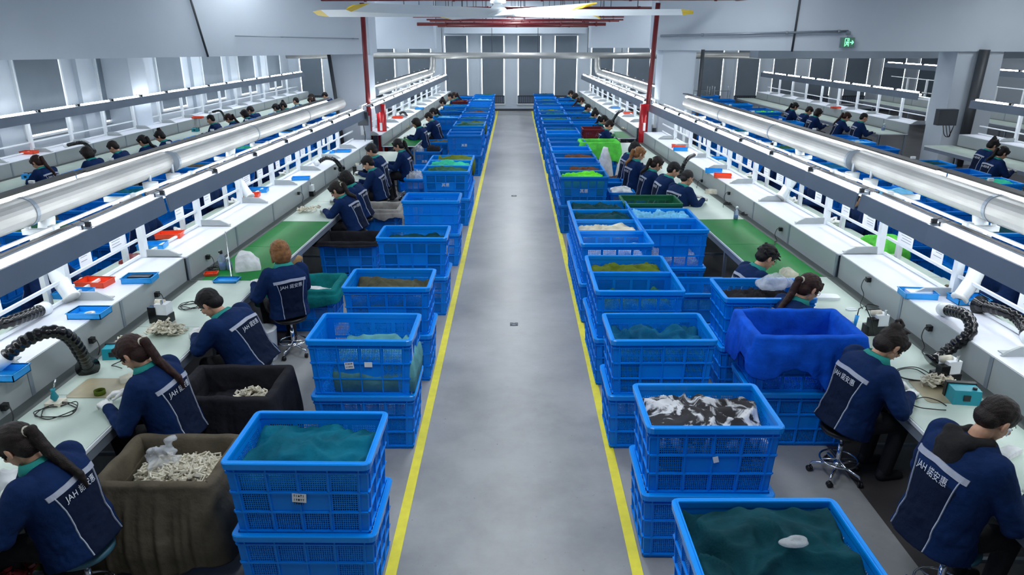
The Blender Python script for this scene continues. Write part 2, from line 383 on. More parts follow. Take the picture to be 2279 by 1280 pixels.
# exit sign
ex = empty('exit_sign', (2.555*U, 5.86*U, .915*U)); tag(ex, 'lit green exit sign with running figure and arrow below the conduit', 'sign')
MB().box((-.185, -.05, 0), (.185, 0, .255)).obj('housing', 'grey', ex); MB().box((-.17, -.056, .01), (.17, -.05, .245)).obj('face', 'exit_green', ex)
mk_ = MB()
def bar2(mb, a, b, w, y=-.058, t=.004):
    a = Vector((a[0], 0, a[1])); b = Vector((b[0], 0, b[1])); d = (b-a).normalized(); n = Vector((-d.z, 0, d.x))*w/2
    q = [a-n, b-n, b+n, a+n]; mb.hexa([(p.x, y, p.z) for p in q]+[(p.x, y-t, p.z) for p in q])
for a, b, w_ in [((-.07,.03),(-.07,.225),.012), ((-.07,.225),(.03,.225),.012), ((.03,.225),(.03,.03),.012), ((-.02,.1),(-.01,.15),.03), ((-.02,.1),(-.05,.05),.016), ((-.01,.1),(.015,.06),.016), ((-.01,.15),(.02,.12),.012), ((-.01,.15),(-.045,.13),.012),
                 ((.06,.13),(.15,.13),.02), ((.15,.13),(.11,.175),.02), ((.15,.13),(.11,.085),.02)]: bar2(mk_, a, b, w_)
mk_.ell((-.002, -.058, .185), (.016, .004, .016), nu=10, nv=6)
mk_.obj('pictogram', 'exit_white', ex)
MB().tube([(0, -.02, .255), (0, -.02, .42)], .02, 8).tube([(-.05, -.02, .36), (.05, -.02, .36)], .045, 12).obj('bracket', 'grey', ex)
# floor markings
for i, (px, py, w_) in enumerate(((1144, 722, .1), (1144, 436, .12))):
    x, y = at(px, py, 0); s_ = w_
    o = empty('floor_sign', (x*U, y*U, 0))
    tag(o, ('nearer' if i == 0 else 'farther')+' small dark green square marking stuck on the aisle floor', 'floor marking')
    MB().box((-s_/2*1.0, -s_/2, .001), (s_/2, s_/2, .004)).obj('sticker', 'gutter', o)
    q = MB(); q.box((-.02, -.03, .004), (.02, .01, .006)); q.box((-.04, -.005, .004), (.04, .01, .006)); q.box((-.015, .015, .004), (.015, .035, .006)); q.obj('mark', 'stripe', o)
# ceiling fan
FX, FY, FZ = -.075*U, 3.42*U, 1.0*U+.33
fan = empty('ceiling_fan', (FX, FY, FZ)); tag(fan, 'large white six-blade ceiling fan with yellow blade tips above the aisle', 'fan')
MB().lathe([(.02, -.03), (.10, -.03), (.13, 0), (.13, .05), (.09, .09), (.06, .12), (.06, .30), (.11, .32), (.11, .46), (.05, .5)], 24).obj('hub', 'white', fan, True)
MB().tube([(0, 0, .5), (0, 0, WZ*U-FZ)], .03, 10).obj('down_rod', 'grey', fan, True)
MB().lathe([(.07, .13), (.12, .14), (.12, .28), (.07, .29)], 20).obj('motor', 'chrome', fan, True)
for k, ang in enumerate((-7, 53, 113, 173, 233, 293)):
    rm = Matrix.Rotation(R(ang), 3, 'Z'); tilt = Matrix.Rotation(R(15), 3, 'X')
    def bl(x0, x1, w0, w1, th=.016):
        prof = []
        for x, w2 in ((x0, w0), (x1, w1)):
            ring = [(-w2/2, 0), (-w2*.2, th), (w2*.25, th*.8), (w2/2, 0), (w2*.25, -th*.1), (-w2*.2, -th*.1)]
            prof.append([rm@(Vector((x, 0, 0))+tilt@Vector((0, a, b))) for a, b in ring])
        vs = prof[0]+prof[1]; fs = [(i, (i+1) % 6, (i+1) % 6+6, i+6) for i in range(6)]+[(5, 4, 3, 2, 1, 0), (6, 7, 8, 9, 10, 11)]
        return MB().add(vs, fs)
    b = bl(.12, 2.72, .42, .36).obj('blade', 'white', fan)
    bl(2.72, 2.88, .37, .2).obj('tip', 'yellow2', b)
# duct crossing under the far windows, with drops to the bench ducts
dy = 9.9
cd_ = empty('cross_duct', (0, 0, 0)); tag(cd_, 'pale round air duct crossing the hall in front of the far windows', 'duct')
MB().tube([(-3.0*U, dy*U, .757*U), (4*U, dy*U, .757*U)], .135, 20).obj('pipe', 'duct', cd_, True)
for sx in (-1, 1):
    xx = sx*1.08*U
    MB().tube([(xx, dy*U, .757*U), (xx, dy*U-.05, .68*U), (xx, dy*U-.2, .6*U), (xx+.02*sx, dy*U-.5, .55*U)], .13, 18).obj('elbow', 'duct', cd_, True)
    for x2 in (.3, .95, -.0+1.4):
        MB().tube([(sx*x2*U, dy*U, .77*U), (sx*x2*U, dy*U, 1.1*U)], .014, 6).obj('hanger', 'dark', cd_)

# ------------------------------------------------------------------ benches
LM = .415
def bench_parts(sg, mats='mat_pale', rack=True, single=True):
    """one bench section; local x = distance outward from the table's front edge, mirrored by sg"""
    T = []
    L = LM*U
    def bx(mb, x0, x1, y0, y1, z0, z1): mb.box((min(sg*x0, sg*x1), y0, z0), (max(sg*x0, sg*x1), y1, z1)); return mb
    zt = .21*U; D = .261*U
    T.append(('tabletop', bx(MB(), 0, D, 0, L, zt-.03, zt-.004), 'white'))
    T.append(('work_mat', bx(MB(), .012, D-.15, .004, L-.004, zt-.004, zt), mats))
    T.append(('cable_gutter', bx(MB(), D-.15, D-.02, 0, L, zt-.004, zt+.001), 'gutter'))
    T.append(('front_rail', bx(MB(), .012, .05, 0, L, zt-.115, zt-.03), 'grey'))
    for nm, x in (('leg', .03), ('leg', D-.06)):
        m = MB(); bx(m, x, x+.04, .05, .09, .03, zt-.03); m.lathe([(.022, 0), (.024, .008), (.008, .014), (.008, .035)], 10, (sg*(x+.02), .07, 0)); T.append((nm, m, 'grey'))
    m = MB(); bx(m, .06, D-.03, .055, .085, .12, .15); T.append(('cross_bar', m, 'grey'))
    zs = .292*U
    T.append(('back_panel', bx(MB(), D-.02, D, 0, L, zt-.03, zs-.004), 'panel'))
    m = MB(); bx(m, D-.026, D-.018, -.022, .022, zt, zs-.004); T.append(('panel_strip', m, 'grey'))
    if not rack: return T
    XP = .399*U; xs1 = .415*U
    T.append(('shelf', bx(MB(), D-.01, xs1, 0, L, zs-.018, zs), 'shelf'))
    m = MB(); x0 = D+.10; h = .085
    pts = [(x0-.06, 0), (xs1-.02, 0), (xs1-.02, h), (x0+.08, h), (x0, h*.55)]
    vs = [(sg*x, y, zs+z) for y in (-.012, .012) for x, z in pts]; nn = len(pts)
    m.add(vs, [tuple(range(nn)), tuple(range(2*nn-1, nn-1, -1))]+[(i, i+nn, (i+1) % nn+nn, (i+1) % nn) for i in range(nn)]); 
    bx(m, x0-.02, xs1-.02, -.012, .10, zs, zs+.008)
    T.append(('shelf_divider', m, 'panel'))
    m = MB(); bx(m, XP-.035, XP+.035, -.035, .035, zs, .51*U); T.append(('post', m, 'white'))
    for z in (.355, .30, .505):
        m = MB(); bx(m, XP-.012, XP+.012, .02, L-.02, z*U-.014, z*U+.014); T.append(('rail', m, 'white'))
    return T
def light_parts(sg, dz=0.0):
    L = LM*U; T = []
    def bx(mb, x0, x1, y0, y1, z0, z1): mb.box((min(sg*x0, sg*x1), y0, z0), (max(sg*x0, sg*x1), y1, z1)); return mb
    x0, x1, x2 = .285*U, .291*U, .362*U; z0, z1 = (.448+dz)*U, (.503+dz)*U
    m = MB(); n = 5
    prof = [(x0, z0), (x1, z1), (x2, z1), (x2, z1-.012), (x1+.02, z1-.012), (x0+.012, z0)]
    vs = [(sg*x, y, z) for y in (0, L) for x, z in prof]; k = len(prof)
    fs = [(i, (i+1) % k, (i+1) % k+k, i+k) for i in range(k)]+[tuple(range(k))[::-1], tuple(range(k, 2*k))]
    if sg < 0: fs = [f[::-1] for f in fs]
    m.add(vs, fs); T.append(('hood', m, 'hood'))
    T.append(('edge_strip', bx(MB(), x2-.006, x2+.012, 0, L, z1, z1+.02), 'black'))
    xm = sg*(x1+.075)
    T.append(('tube', MB().tube([(xm, .10, z1+.022), (xm, L-.12, z1+.022)], .02, 10), 'tube'))
    T.append(('reflector', bx(MB(), x1+.01, x1+.15, .05, L-.07, z1, z1+.004), 'white'))
    for y in (.06, L-.08):
        m = MB(); bx(m, x1+.05, x1+.10, y-.015, y+.015, z1, z1+.045); m.tube([(sg*(x1+.07), y, z1+.03), (sg*(x1+.16), y+.02, z1+.05)], .005, 6)
        T.append(('socket', m, 'dark'))
    xm2 = sg*(x1+.11)
    T.append(('tube', MB().tube([(xm2, .08, z1-.04), (xm2, L-.08, z1-.04)], .022, 8), 'tube'))  # unseen second tube, added under the hood to brighten the bench top
    return T
def assemble(name, T, label, cat, group, loc, rz):
    r = empty(name, loc, rz); tag(r, label, cat, group); tree = []
    for nm, mb, mt in T:
        tree.append((mb.obj(nm, mt, r, nm in ('tube',)), []))
    return r, tree
PROTO = {}
def place(key, maker, name, label, cat, group, loc, rz):
    if key not in PROTO:
        PROTO[key] = assemble(name, maker(), label, cat, group, loc, rz); return PROTO[key][0]
    r = dup(PROTO[key][0], PROTO[key][1], loc, rz); tag(r, label, cat, group); return r
def side(sg): return 'left' if sg < 0 else 'right'
def run_benches(sg, base, y0, n, where, greens=(), dz=0.0, lamps=True, mid=False):
    for k in range(n):
        Y = y0+k*LM; X = base+sh(Y); rz = sg*.0317 if Y > 2.1 else 0
        loc = (sg*X*U, Y*U, 0); g = k in greens
        place(('b', sg, g), lambda: bench_parts(sg, 'mat_green' if g else 'mat_pale'), 'workbench',
              'pale %s workbench section of %s' % (ORD[k], where)+(', green mat' if g else ''), 'workbench', 'workbench sections of %s' % where, loc, rz)
        if lamps:
            place(('l', sg, dz), lambda: light_parts(sg, dz), 'bench_light', 'grey strip light over %s bench section of %s' % (ORD[k], where), 'light', 'strip lights over %s' % where, loc, rz)
NB = .865
run_benches(-1, NB, .25, 12, 'the near left bench row', greens=(5, 6))
run_benches(1, NB, .295, 13, 'the near right bench row', greens=(5, 6))
run_benches(-1, NB, 5.52, 11, 'the far left bench row', greens=(0,))
run_benches(1, NB, 5.98, 10, 'the far right bench row', greens=(0,))
run_benches(-1, 2.79, 3.4, 16, 'the left wall bench row', dz=.04)
run_benches(1, 3.24, 3.9, 4, 'the outer right row, near part', dz=.04)
run_benches(1, 3.24, 6.25, 9, 'the outer right row, far part', dz=.04)
run_benches(1, 4.75, 5.2, 11, 'the rightmost bench row', dz=.17)
# end posts of the light rails at the column gap
for sg in (-1, 1):
    for Y, nm in ((5.30 if sg < 0 else 5.72, 'near'),):
        X = NB+.30+sh(Y)
        tag(MB().box((sg*X*U-.05, Y*U-.05, 0), (sg*X*U+.05, Y*U+.05, .455*U)).obj('light_rail_stand', 'grey'), 'grey upright at the %s column carrying the end of the strip lights' % side(sg), 'stand')
# back side of the aisle rows: narrow tables facing the other way, ducts, cross arms
def back_parts(sg):
    L = LM*U; T = []
    def bx(mb, x0, x1, y0, y1, z0, z1): mb.box((min(sg*x0, sg*x1), y0, z0), (max(sg*x0, sg*x1), y1, z1)); return mb
    zt = .21*U
    T.append(('tabletop', bx(MB(), 0, .2*U, 0, L, zt-.03, zt-.004), 'white')); T.append(('work_mat', bx(MB(), .01, .2*U-.01, .004, L-.004, zt-.004, zt), 'mat_pale'))
    for x in (.03, .2*U-.07): m = MB(); bx(m, x, x+.04, .05, .09, 0, zt-.03); T.append(('leg', m, 'grey'))
    m = MB(); bx(m, .09, .14, -.03, .03, zt, .50*U); T.append(('post', m, 'white'))
    m = MB(); bx(m, -.02, 0, 0, L, 0.05, zt+.02); T.append(('back_panel', m, 'panel'))
    return T
def duct_parts(sg):
    L = LM*U*2; T = []; X = .045*U; z = .548*U
    m = MB(); n = 24
    m.tube([(sg*X, 0, z), (sg*X, L, z)], .132, n); T.append(('pipe', m, 'duct'))
    m = MB(); m.tube([(sg*X, -.025, z), (sg*X, .025, z)], .139, n); T.append(('joint', m, 'grey'))
    m = MB(); m.box((sg*X-.02, -.015, .5*U), (sg*X+.02, .015, z-.12)); T.append(('saddle', m, 'white'))
    for y in (0, L/2): m = MB(); m.box((min(sg*-.16, sg*.2), y-.03, .485*U), (max(sg*-.16, sg*.2), y+.03, .50*U)); T.append(('support_arm', m, 'white'))
    return T
def opp_light(sg):
    L = LM*U; T = []
    def bx(mb, x0, x1, y0, y1, z0, z1): mb.box((min(sg*x0, sg*x1), y0, z0), (max(sg*x0, sg*x1), y1, z1)); return mb
    T.append(('hood', bx(MB(), .14*U, .148*U, 0, L, .515*U, .585*U), 'white')); T.append(('cover', bx(MB(), .11*U, .148*U, 0, L, .58*U, .586*U), 'black'))
    T.append(('hook', bx(MB(), .14*U, .155*U, L/2-.015, L/2+.015, .586*U, .594*U), 'white'))
    T.append(('tube', MB().tube([(sg*.13*U, .08, .56*U), (sg*.13*U, L-.08, .56*U)], .02, 8), 'tube'))
    return T
BX = 1.29
for sg, secs in ((-1, ((.25, 12), (6.35, 9))), (1, ((.295, 13), (6.35, 9)))):
    for y0, n in secs:
        w_ = 'the %s %s bench row' % ('near' if y0 < 3 else 'far', side(sg))
        for k in range(n):
            Y = y0+k*LM; X = BX+sh(Y); rz = sg*.0317 if Y > 2.1 else 0; loc = (sg*X*U, Y*U, 0)
            place(('bk', sg), lambda: back_parts(sg), 'back_table', 'narrow pale table, %s one behind %s' % (ORD[k], w_), 'table', 'narrow tables behind %s' % w_, loc, rz)
            place(('ol', sg), lambda: opp_light(sg), 'back_strip_light', 'white strip light, %s one behind %s' % (ORD[k], w_), 'light', 'back strip lights of %s' % w_, loc, rz)
            if k % 2 == 0 and k < n-1:
                place(('du', sg), lambda: duct_parts(sg), 'air_duct', 'round grey air duct length, %s one above %s' % (ORD[k//2], w_), 'duct', 'air duct lengths above %s' % w_, loc, rz)
# ------------------------------------------------------------------ plastic crates
CW, CD, CH = .248*U, .174*U, .157*U         # outer top width, depth, height
PITCH_Z = .15*U
def crate_meshes(W=CW, D=CD, H=CH, mt='crate', cols=4, scols=3, rows=3, solidmid=True, dens=1.0, key=''):
    ins = .028
    body = MB()
    def wall(origin, ux, uw, nrm, w, ncol, solid):
        # local (u,v,n): u across, v up, n outward; the wall tapers inward towards the base
        def P(u, v, n):
            k = ins*(1-v/H)
            half = w/2
            uu = (u-half)*(1-k/half)
            return origin+ux*uu+Vector((0, 0, v))+nrm*(n-k)
        def bx(u0, u1, v0, v1, n0, n1):
            body.hexa([P(u0,v0,n1),P(u1,v0,n1),P(u1,v0,n0),P(u0,v0,n0),P(u0,v1,n1),P(u1,v1,n1),P(u1,v1,n0),P(u0,v1,n0)])
        c = .05; top = H-.075; t = .004
        bx(0, c, 0, H, -t, 0); bx(w-c, w, 0, H, -t, 0)
        bx(c, w-c, top, H, -t, 0); bx(c, w-c, 0, .03, -t, 0)
        vs_ = [.03+(top-.03)*i/rows for i in range(rows+1)]
        us_ = [c+(w-2*c)*i/ncol for i in range(ncol+1)]
        for v in vs_: bx(0, w, v-.006, v+.006, 0, .011)
        for u in us_: bx(u-.005, u+.005, .01, H-.02, 0, .010)
        for i in range(ncol):
            for j in range(rows):
                u0, u1, v0, v1 = us_[i], us_[i+1], vs_[j], vs_[j+1]
                if solid and j == rows-2 and 0 < i < ncol-1: bx(u0, u1, v0, v1, -t, 0); continue
                m_ = .016; bx(u0, u0+m_, v0, v1, -t, 0); bx(u1-m_, u1, v0, v1, -t, 0); bx(u0+m_, u1-m_, v0, v0+.012, -t, 0); bx(u0+m_, u1-m_, v1-.012, v1, -t, 0)
                a, b, cc, d = u0+m_, u1-m_, v0+.012, v1-.012
                nu = max(3, int((b-a)/(.0135/dens))); nv = max(3, int((d-cc)/(.0135/dens)))
                for k in range(1, nu): x = a+(b-a)*k/nu; bx(x-.0026, x+.0026, cc, d, -.004, -.001)
                for k in range(1, nv): y = cc+(d-cc)*k/nv; bx(a, b, y-.0026, y+.0026, -.004, -.001)
    z = Vector((0, 0, 0))
    wall(Vector((0, -D/2, 0)), Vector((1, 0, 0)), W, Vector((0, -1, 0)), W, cols, solidmid)
    wall(Vector((0, D/2, 0)), Vector((-1, 0, 0)), W, Vector((0, 1, 0)), W, cols, solidmid)
    wall(Vector((W/2, 0, 0)), Vector((0, 1, 0)), D, Vector((1, 0, 0)), D, scols, False)
    wall(Vector((-W/2, 0, 0)), Vector((0, -1, 0)), D, Vector((-1, 0, 0)), D, scols, False)
    body.box((-W/2+ins, -D/2+ins, .004), (W/2-ins, D/2-ins, .010))
    # rounded rim with a turned down lip
    rim = MB(); prof = [(-.010, H-.045), (.020, H-.045), (.024, H-.006), (.018, H), (-.012, H), (-.014, H-.008)]
    def path(off):
        r = .022; pts = []
        for cx, cy, a0 in ((W/2-r, D/2-r, 0), (-W/2+r, D/2-r, 90), (-W/2+r, -D/2+r, 180), (W/2-r, -D/2+r, 270)):
            for a in (0, 30, 60, 90): t_ = R(a0+a); pts.append((cx+(r+off)*math.cos(t_), cy+(r+off)*math.sin(t_)))
        return pts
    rings = [[(x, y, zz) for x, y in path(o_)] for o_, zz in prof]; n = len(rings[0]); k = len(prof)
    vs = [v for rg in rings for v in rg]; fs = []
    for i in range(k):
        for j in range(n): a = i*n+j; b = i*n+(j+1) % n; c2 = ((i+1) % k)*n; fs.append((a, b, c2+(j+1) % n, c2+j))
    rim.add(vs, fs)
    for s in (-1, 1): rim.box((s*(W/2+.002)-.004, -.07, H-.10), (s*(W/2+.002)+.006, .07, H-.075))
    return body.mesh('crate_body'+key, mt), rim.mesh('crate_rim'+key, 'crate_rim' if mt == 'crate' else mt, False)
CM = {}
def crate_kind(kind):
    if kind not in CM:
        a = dict(std=dict(), dark=dict(mt='crate_dark'), green=dict(mt='crate_green'), low=dict(mt='crate'), small=dict(W=.138*U, D=.13*U, cols=3, scols=2), solid=dict(mt='crate_dark', cols=5, rows=3),
                 maroon=dict(mt='maroon', W=.16*U))[kind]
        CM[kind] = crate_meshes(key='_'+kind, **a)
    return CM[kind]
def crate(x, y, level, label, kind='std', rz=0, group=None, z=None):
    """x, y in U: centre of the crate; level 0 stands on the floor"""
    b, r = crate_kind(kind)
    zz = level*PITCH_Z if z is None else z
    o = put('plastic_crate', b, None, (x*U, y*U, zz), R(rz)); tag(o, label, 'crate', group)
    put('rim', r, o); return o
def heap(x, y, z, w, d, mt, label, amp=.05, seed=0, name='cloth_pile', rz=0, cat='cloth', fold=3.3, n=46, crown=.05, pom=False, group=None):
    """a rumpled cloth heap whose sides go down inside its container"""
    nx = n; ny = max(16, int(n*d/w)); vs = []; fs = []
    rd = random.Random(seed*13+5); wv = [(Vector((rd.uniform(-1, 1), rd.uniform(-1, 1), 0)).normalized(), rd.uniform(7, 15), rd.uniform(0, 6), rd.uniform(.4, 1)) for _ in range(5)]
    for j in range(ny+1):
        for i in range(nx+1):
            u = i/nx*2-1; v = j/ny*2-1
            p = Vector((u*w/2, v*d/2, seed*1.37)); q = p*fold
            wp = Vector((noise.noise(q*1.3+Vector((3, 1, 0))), noise.noise(q*1.3+Vector((7, 5, 2))), 0))
            h = 1-abs(noise.noise(q+wp*1.4))*2.4; h2 = 1-abs(noise.noise(q*2.3+wp*2.0+Vector((5, 5, 5))))*2.2
            s = sum(a*max(0, math.sin(k_*(p.dot(dv))+ph+3*wp.x))**3 for dv, k_, ph, a in wv)/5
            e = max(abs(u), abs(v)); edge = max(0, (e-.93)/.07)
            zz = amp*1.5*(.6*h+.12*h2+1.5*s)-amp*.5+crown*(1-u*u)*(1-v*v)-edge**1.5*.12
            vs.append((p.x, p.y, zz))
    for j in range(ny):
        for i in range(nx): a = j*(nx+1)+i; fs.append((a, a+1, a+nx+2, a+nx+1))
    ring = [i for i in range(nx+1)]+[j*(nx+1)+nx for j in range(1, ny+1)]+[ny*(nx+1)+i for i in range(nx-1, -1, -1)]+[j*(nx+1) for j in range(ny-1, 0, -1)]
    k = len(vs); 
    for r_ in ring: a = vs[r_]; vs.append((a[0]*.97, a[1]*.97, -.26))
    m = len(ring)
    for i in range(m): fs.append((ring[i], k+i, k+(i+1) % m, ring[(i+1) % m]))
    fs.append(tuple(range(k, k+m))[::-1])
    o = MB().add(vs, fs).obj(name, mt, None, True, loc=(x*U, y*U, z*U), rz=R(rz)); tag(o, label, cat, group); return o
def note(o, x, z, w=.06, h=.05, rot=0, lines=2, face='front', name='paper_tag', D=CD, W=CW):
    """a paper slip with scribbled marks on a crate's wall"""
    k = .028*(1-z/CH)
    if face == 'front': c = Vector((x, -D/2+k-.013, z)); ux = Vector((1, 0, 0)); nn = Vector((0, -1, 0))
    else: c = Vector((W/2-k+.013, x, z)); ux = Vector((0, 1, 0)); nn = Vector((1, 0, 0))
    uz = Vector((0, 0, 1)); ca, sa = math.cos(R(rot)), math.sin(R(rot)); a = ux*ca+uz*sa; b = uz*ca-ux*sa
    def quad(mb, u0, u1, v0, v1, n0, n1):
        q = [c+a*u+b*v for u, v in ((u0, v0), (u1, v0), (u1, v1), (u0, v1))]; mb.hexa([p+nn*n1 for p in q]+[p+nn*n0 for p in q][:0]+[p+nn*n0 for p in q])
    p = MB(); quad(p, -w/2, w/2, -h/2, h/2, .001, 0); t = p.obj(name, 'paper', o)
    if lines:
        q = MB(); rd = random.Random(int(w*1000+z*999))
        for l in range(lines):
            v = h*.25-l*h*.45
            for i in range(5):
                u = -w*.36+i*w*.16; hh = h*.13
                quad(q, u, u+.003, v-hh, v+hh, .002, .001); 
                if rd.random() < .8: quad(q, u-.003, u+.007, v+rd.uniform(-hh, hh)*.8, v+rd.uniform(-hh, hh)*.8+.003, .002, .001)
        q.obj('handwriting', 'black', t)
def text_mesh(s, size, depth=.001):
    c = bpy.data.curves.new('t', 'FONT'); c.body = s; c.size = size; c.extrude = depth; c.align_x = 'CENTER'; c.resolution_u = 2
    o = bpy.data.objects.new('t', c); COL.objects.link(o); bpy.context.view_layer.update()
    me = bpy.data.meshes.new_from_object(o.evaluated_get(bpy.context.evaluated_depsgraph_get())); bpy.data.objects.remove(o, do_unlink=True); return me
TX = {}
def crate_text(o, s='其惠', size=.075, z=.25):
    if s not in TX:
        me = text_mesh(s, size); me.materials.clear(); me.materials.append(M['logo']); TX[s] = me
    t = put('printed_mark', TX[s], o); t.location = (0, -CD/2+.028*(1-z/CH)-.013, z); t.rotation_euler = (R(90), 0, 0)
rows = []
def stack(x, yf, n, where, kind='std', rz=0, top=None, small=False, lower='std'):
    D = .13 if kind == 'small' else .174
    o = None
    for l in range(n):
        nm = {1: 'single', 2: ('lower', 'upper')[l], 3: ('lowest', 'middle', 'topmost')[l]}[n] if n < 4 else ORD[l]
        adj = 'mesh-sided blue crate' if kind in ('std', 'dark', 'small', 'solid') else ('green crate' if kind == 'green' else 'dark red crate')
        o = crate(x, yf+D/2, l, '%s %s of %s' % (nm, adj, where), kind, rz+random.uniform(-.8, .8), 'crates of '+where.split(',')[-1].strip() if ',' in where else None)
    return o
HW, HD = CW-.05, CD-.05
LX, RX = -.377, .374
G = 'left aisle row'
# left side, beside the yellow line
o = stack(LX, 1.068, 2, 'the first stack, left aisle row'); note(o, .0, .285, .085, .06, -4, 3)
heap(LX, 1.155, .272, HW, HD, 'cloth_teal', 'dark teal cloth filling the nearest crate on the left', .045, 1, crown=.07)
o = stack(LX, 1.596, 2, 'the second stack, left aisle row'); note(o, -.09, .30, .075, .06, 6, 2); note(o, .07, .31, .065, .045, 0, 0); note(o, -.20, .40, .03, .15, 0, 0, 'side')
heap(LX+.03, 1.68, .24, HW-.10, HD, 'cloth_paleteal', 'pale blue-green cloth low inside the second left crate', .035, 2, crown=.12)
o = stack(LX, 1.981, 2, 'the third stack, left aisle row')
heap(LX, 2.065, .27, HW, HD, 'cloth_olive', 'dark olive cloth heaped in the third left crate', .055, 3, crown=.03)
o = stack(LX, 2.53, 2, 'the fourth stack, left aisle row'); note(o, -.15, .33, .09, .10, 10, 3, 'side')
heap(LX, 2.615, .268, HW, HD, 'cloth_dkteal', 'very dark green cloth in the fourth left crate', .045, 4, crown=.02)
stack(LX, 3.15, 2, 'the fifth stack, left aisle row')
far = [(3.89, 'green', 'std'), (4.08, 'mint', 'std'), (4.27, 'moss', 'std'), (5.40, '', 'solid'), (5.60, '', 'dark'), (5.98, 'green', 'std'), (6.17, 'moss', 'std'), (6.5, 'teal', 'solid'), (6.7, '', 'std'), (7.05, 'brown', 'std'),
       (7.4, 'petrol', 'dark'), (7.75, '', 'std'), (8.1, '', 'std'), (8.45, 'sky', 'dark'), (8.8, '', 'std'), (9.2, 'green', 'std')]
for i, (y, c, kd) in enumerate(far):
    o = stack(LX, y, 2, 'the %s stack, left aisle row' % ORD[5+i], kd)
    if i in (0, 3): crate_text(o)
    if c: heap(LX+(.02 if c == 'moss' else 0), y+.087, .29, HW, HD, 'cloth_'+c, '%s cloth filling the %s crate stack of the left aisle row' % (c, ORD[5+i]), .04, 20+i, n=30)
# right side
o = stack(RX+.005, .79, 2, 'the first stack, right aisle row')
heap(RX+.005, .877, .285, HW+.02, HD+.02, 'cloth_dkteal', 'near-black green cloth in the nearest crate on the right', .07, 31, crown=.05, fold=2.4, n=60)
bg = MB(); bg.ell((0, 0, 0), (.075, .03, .022)); bg.ell((.02, .01, .012), (.05, .022, .02)); tag(put('plastic_bag', voxel(bg, 'bag', 'plasticbag', .006, 2), None, ((RX+.02)*U, .84*U, .325*U)), 'small clear plastic bag on the near-black green cloth', 'bag')
o = stack(RX+.005, 1.19, 2, 'the second stack, right aisle row'); note(o, .02, .29, .035, .045, 15, 0)
heap(RX+.005, 1.277, .275, HW+.01, HD, 'cloth_camo', 'black and white print cloth filling the second right crate', .06, 32, crown=.04, fold=2.8, n=60)
o = stack(RX-.012, 1.60, 2, 'the third stack, right aisle row')
heap(RX-.012, 1.687, .258, HW, HD, 'cloth_petrol', 'petrol blue fabric bundles in the third right crate', .085, 33, crown=.05)
for y, c, nm, hh, sd in ((1.955, 'green', 'dull green cloth low in the fourth right crate', .245, 34), (2.13, 'moss', 'moss green cloth in the fifth right crate', .272, 35), (2.455, 'white', 'white folded cloth in the sixth right crate', .25, 36),
                     (2.63, 'cream', 'cream cloth in the seventh right crate', .275, 37), (2.805, 'dkteal', 'dark teal folded garments on the eighth right crate', .285, 38), (2.98, 'dkteal', 'dark green folded garments on the ninth right crate', .285, 39),
                     (3.73, 'lime', 'bright lime green cloth in the tenth right crate', .285, 40)):
    k = len(rows); rows.append(1)
    o = stack(RX-.01, y, 2, 'the %s stack, right aisle row' % ORD[3+k], 'solid' if y == 3.73 else 'std')
    if y == 3.73: crate_text(o)
    heap(RX-.01, y+.087, hh, HW-(.08 if c in ('white', 'green') else 0), HD, 'cloth_'+c, nm, .05, sd, crown=.05)
rf = [(3.92, 'brown'), (4.16, ''), (4.36, 'brown'), (4.63, ''), (4.83, ''), (5.06, ''), (5.5, ''), (5.7, 'petrol'), (6.14, ''), (6.45, 'green'), (6.9, 'teal'), (7.2, 'moss'), (7.55, ''), (7.95, 'petrol'), (8.4, 'green'), (8.8, ''), (9.3, 'dkteal')]
for i, (y, c) in enumerate(rf):
    stack(RX-.01, y, 2, 'the %s stack, right aisle row' % ORD[10+i], ('std', 'dark', 'solid')[i % 3])
    if c: heap(RX-.01+(.03 if c == 'brown' else 0), y+.087, .288, HW-(.2 if c == 'brown' else 0), HD, 'cloth_'+c, '%s cloth in the %s crate stack of the right aisle row' % (c, ORD[10+i]), .04, 50+i, n=30)
# inner columns, towards the benches
o = stack(.609, 2.647, 2, 'the inner stack beside the green mat, right side'); heap(.609, 2.734, .165, HW, HD, 'cloth_cream', 'pale red and cream wrapped goods low in the inner right crate', .05, 60)
o = stack(.609, 2.83, 2, 'the inner stack with sky blue cloth, right side'); heap(.609, 2.917, .285, HW, HD, 'cloth_sky', 'sky blue rumpled cloth in the inner right crate', .07, 61, crown=.02, fold=5)
stack(.642, 2.35, 1, 'the inner floor level on the right, with a wrapped bundle'); heap(.642, 2.437, .075, HW-.1, HD, 'cloth_petrol', 'blue wrapped bundle low in the single inner right crate', .05, 62)
stack(.72, 1.893, 2, 'the stack behind the royal blue lined bin'); heap(.72, 1.98, .262, HW, HD, 'cloth_black', 'dark metal and cloth bits in the crate behind the blue bin', .06, 63, fold=7)
stack(.609, 3.1, 2, 'the inner right stack by the seated row', 'green'); 
stack(.615, 4.05, 1, 'the inner right floor with white cloth on top', 'small'); heap(.615, 4.115, .155, .138*U-.04, .13*U-.04, 'cloth_white', 'white cloth in the small inner right crate', .04, 64)
stack(.60, 4.36, 1, 'the inner right floor, behind the small one with white cloth', 'small')
stack(.745, 3.85, 1, 'the floor beside the five seated workers on the right', 'small')
stack(.62, 5.75, 2, 'the inner right stack holding dark goods', 'maroon')
for i, (y, c) in enumerate(((6.15, ''), (6.5, 'dkteal'), (6.95, 'petrol'), (7.5, ''), (8.1, 'petrol'), (8.6, ''))):
    stack(.60, y, 2, 'the %s inner stack, far right side' % ORD[i], 'dark' if i % 2 else 'std')
    if c: heap(.60, y+.087, .285, HW, HD, 'cloth_'+c, '%s cloth on the %s far inner right stack' % (c, ORD[i]), .04, 70+i, n=26)
stack(-.67, 4.81, 1, 'the inner left floor behind the seated row')
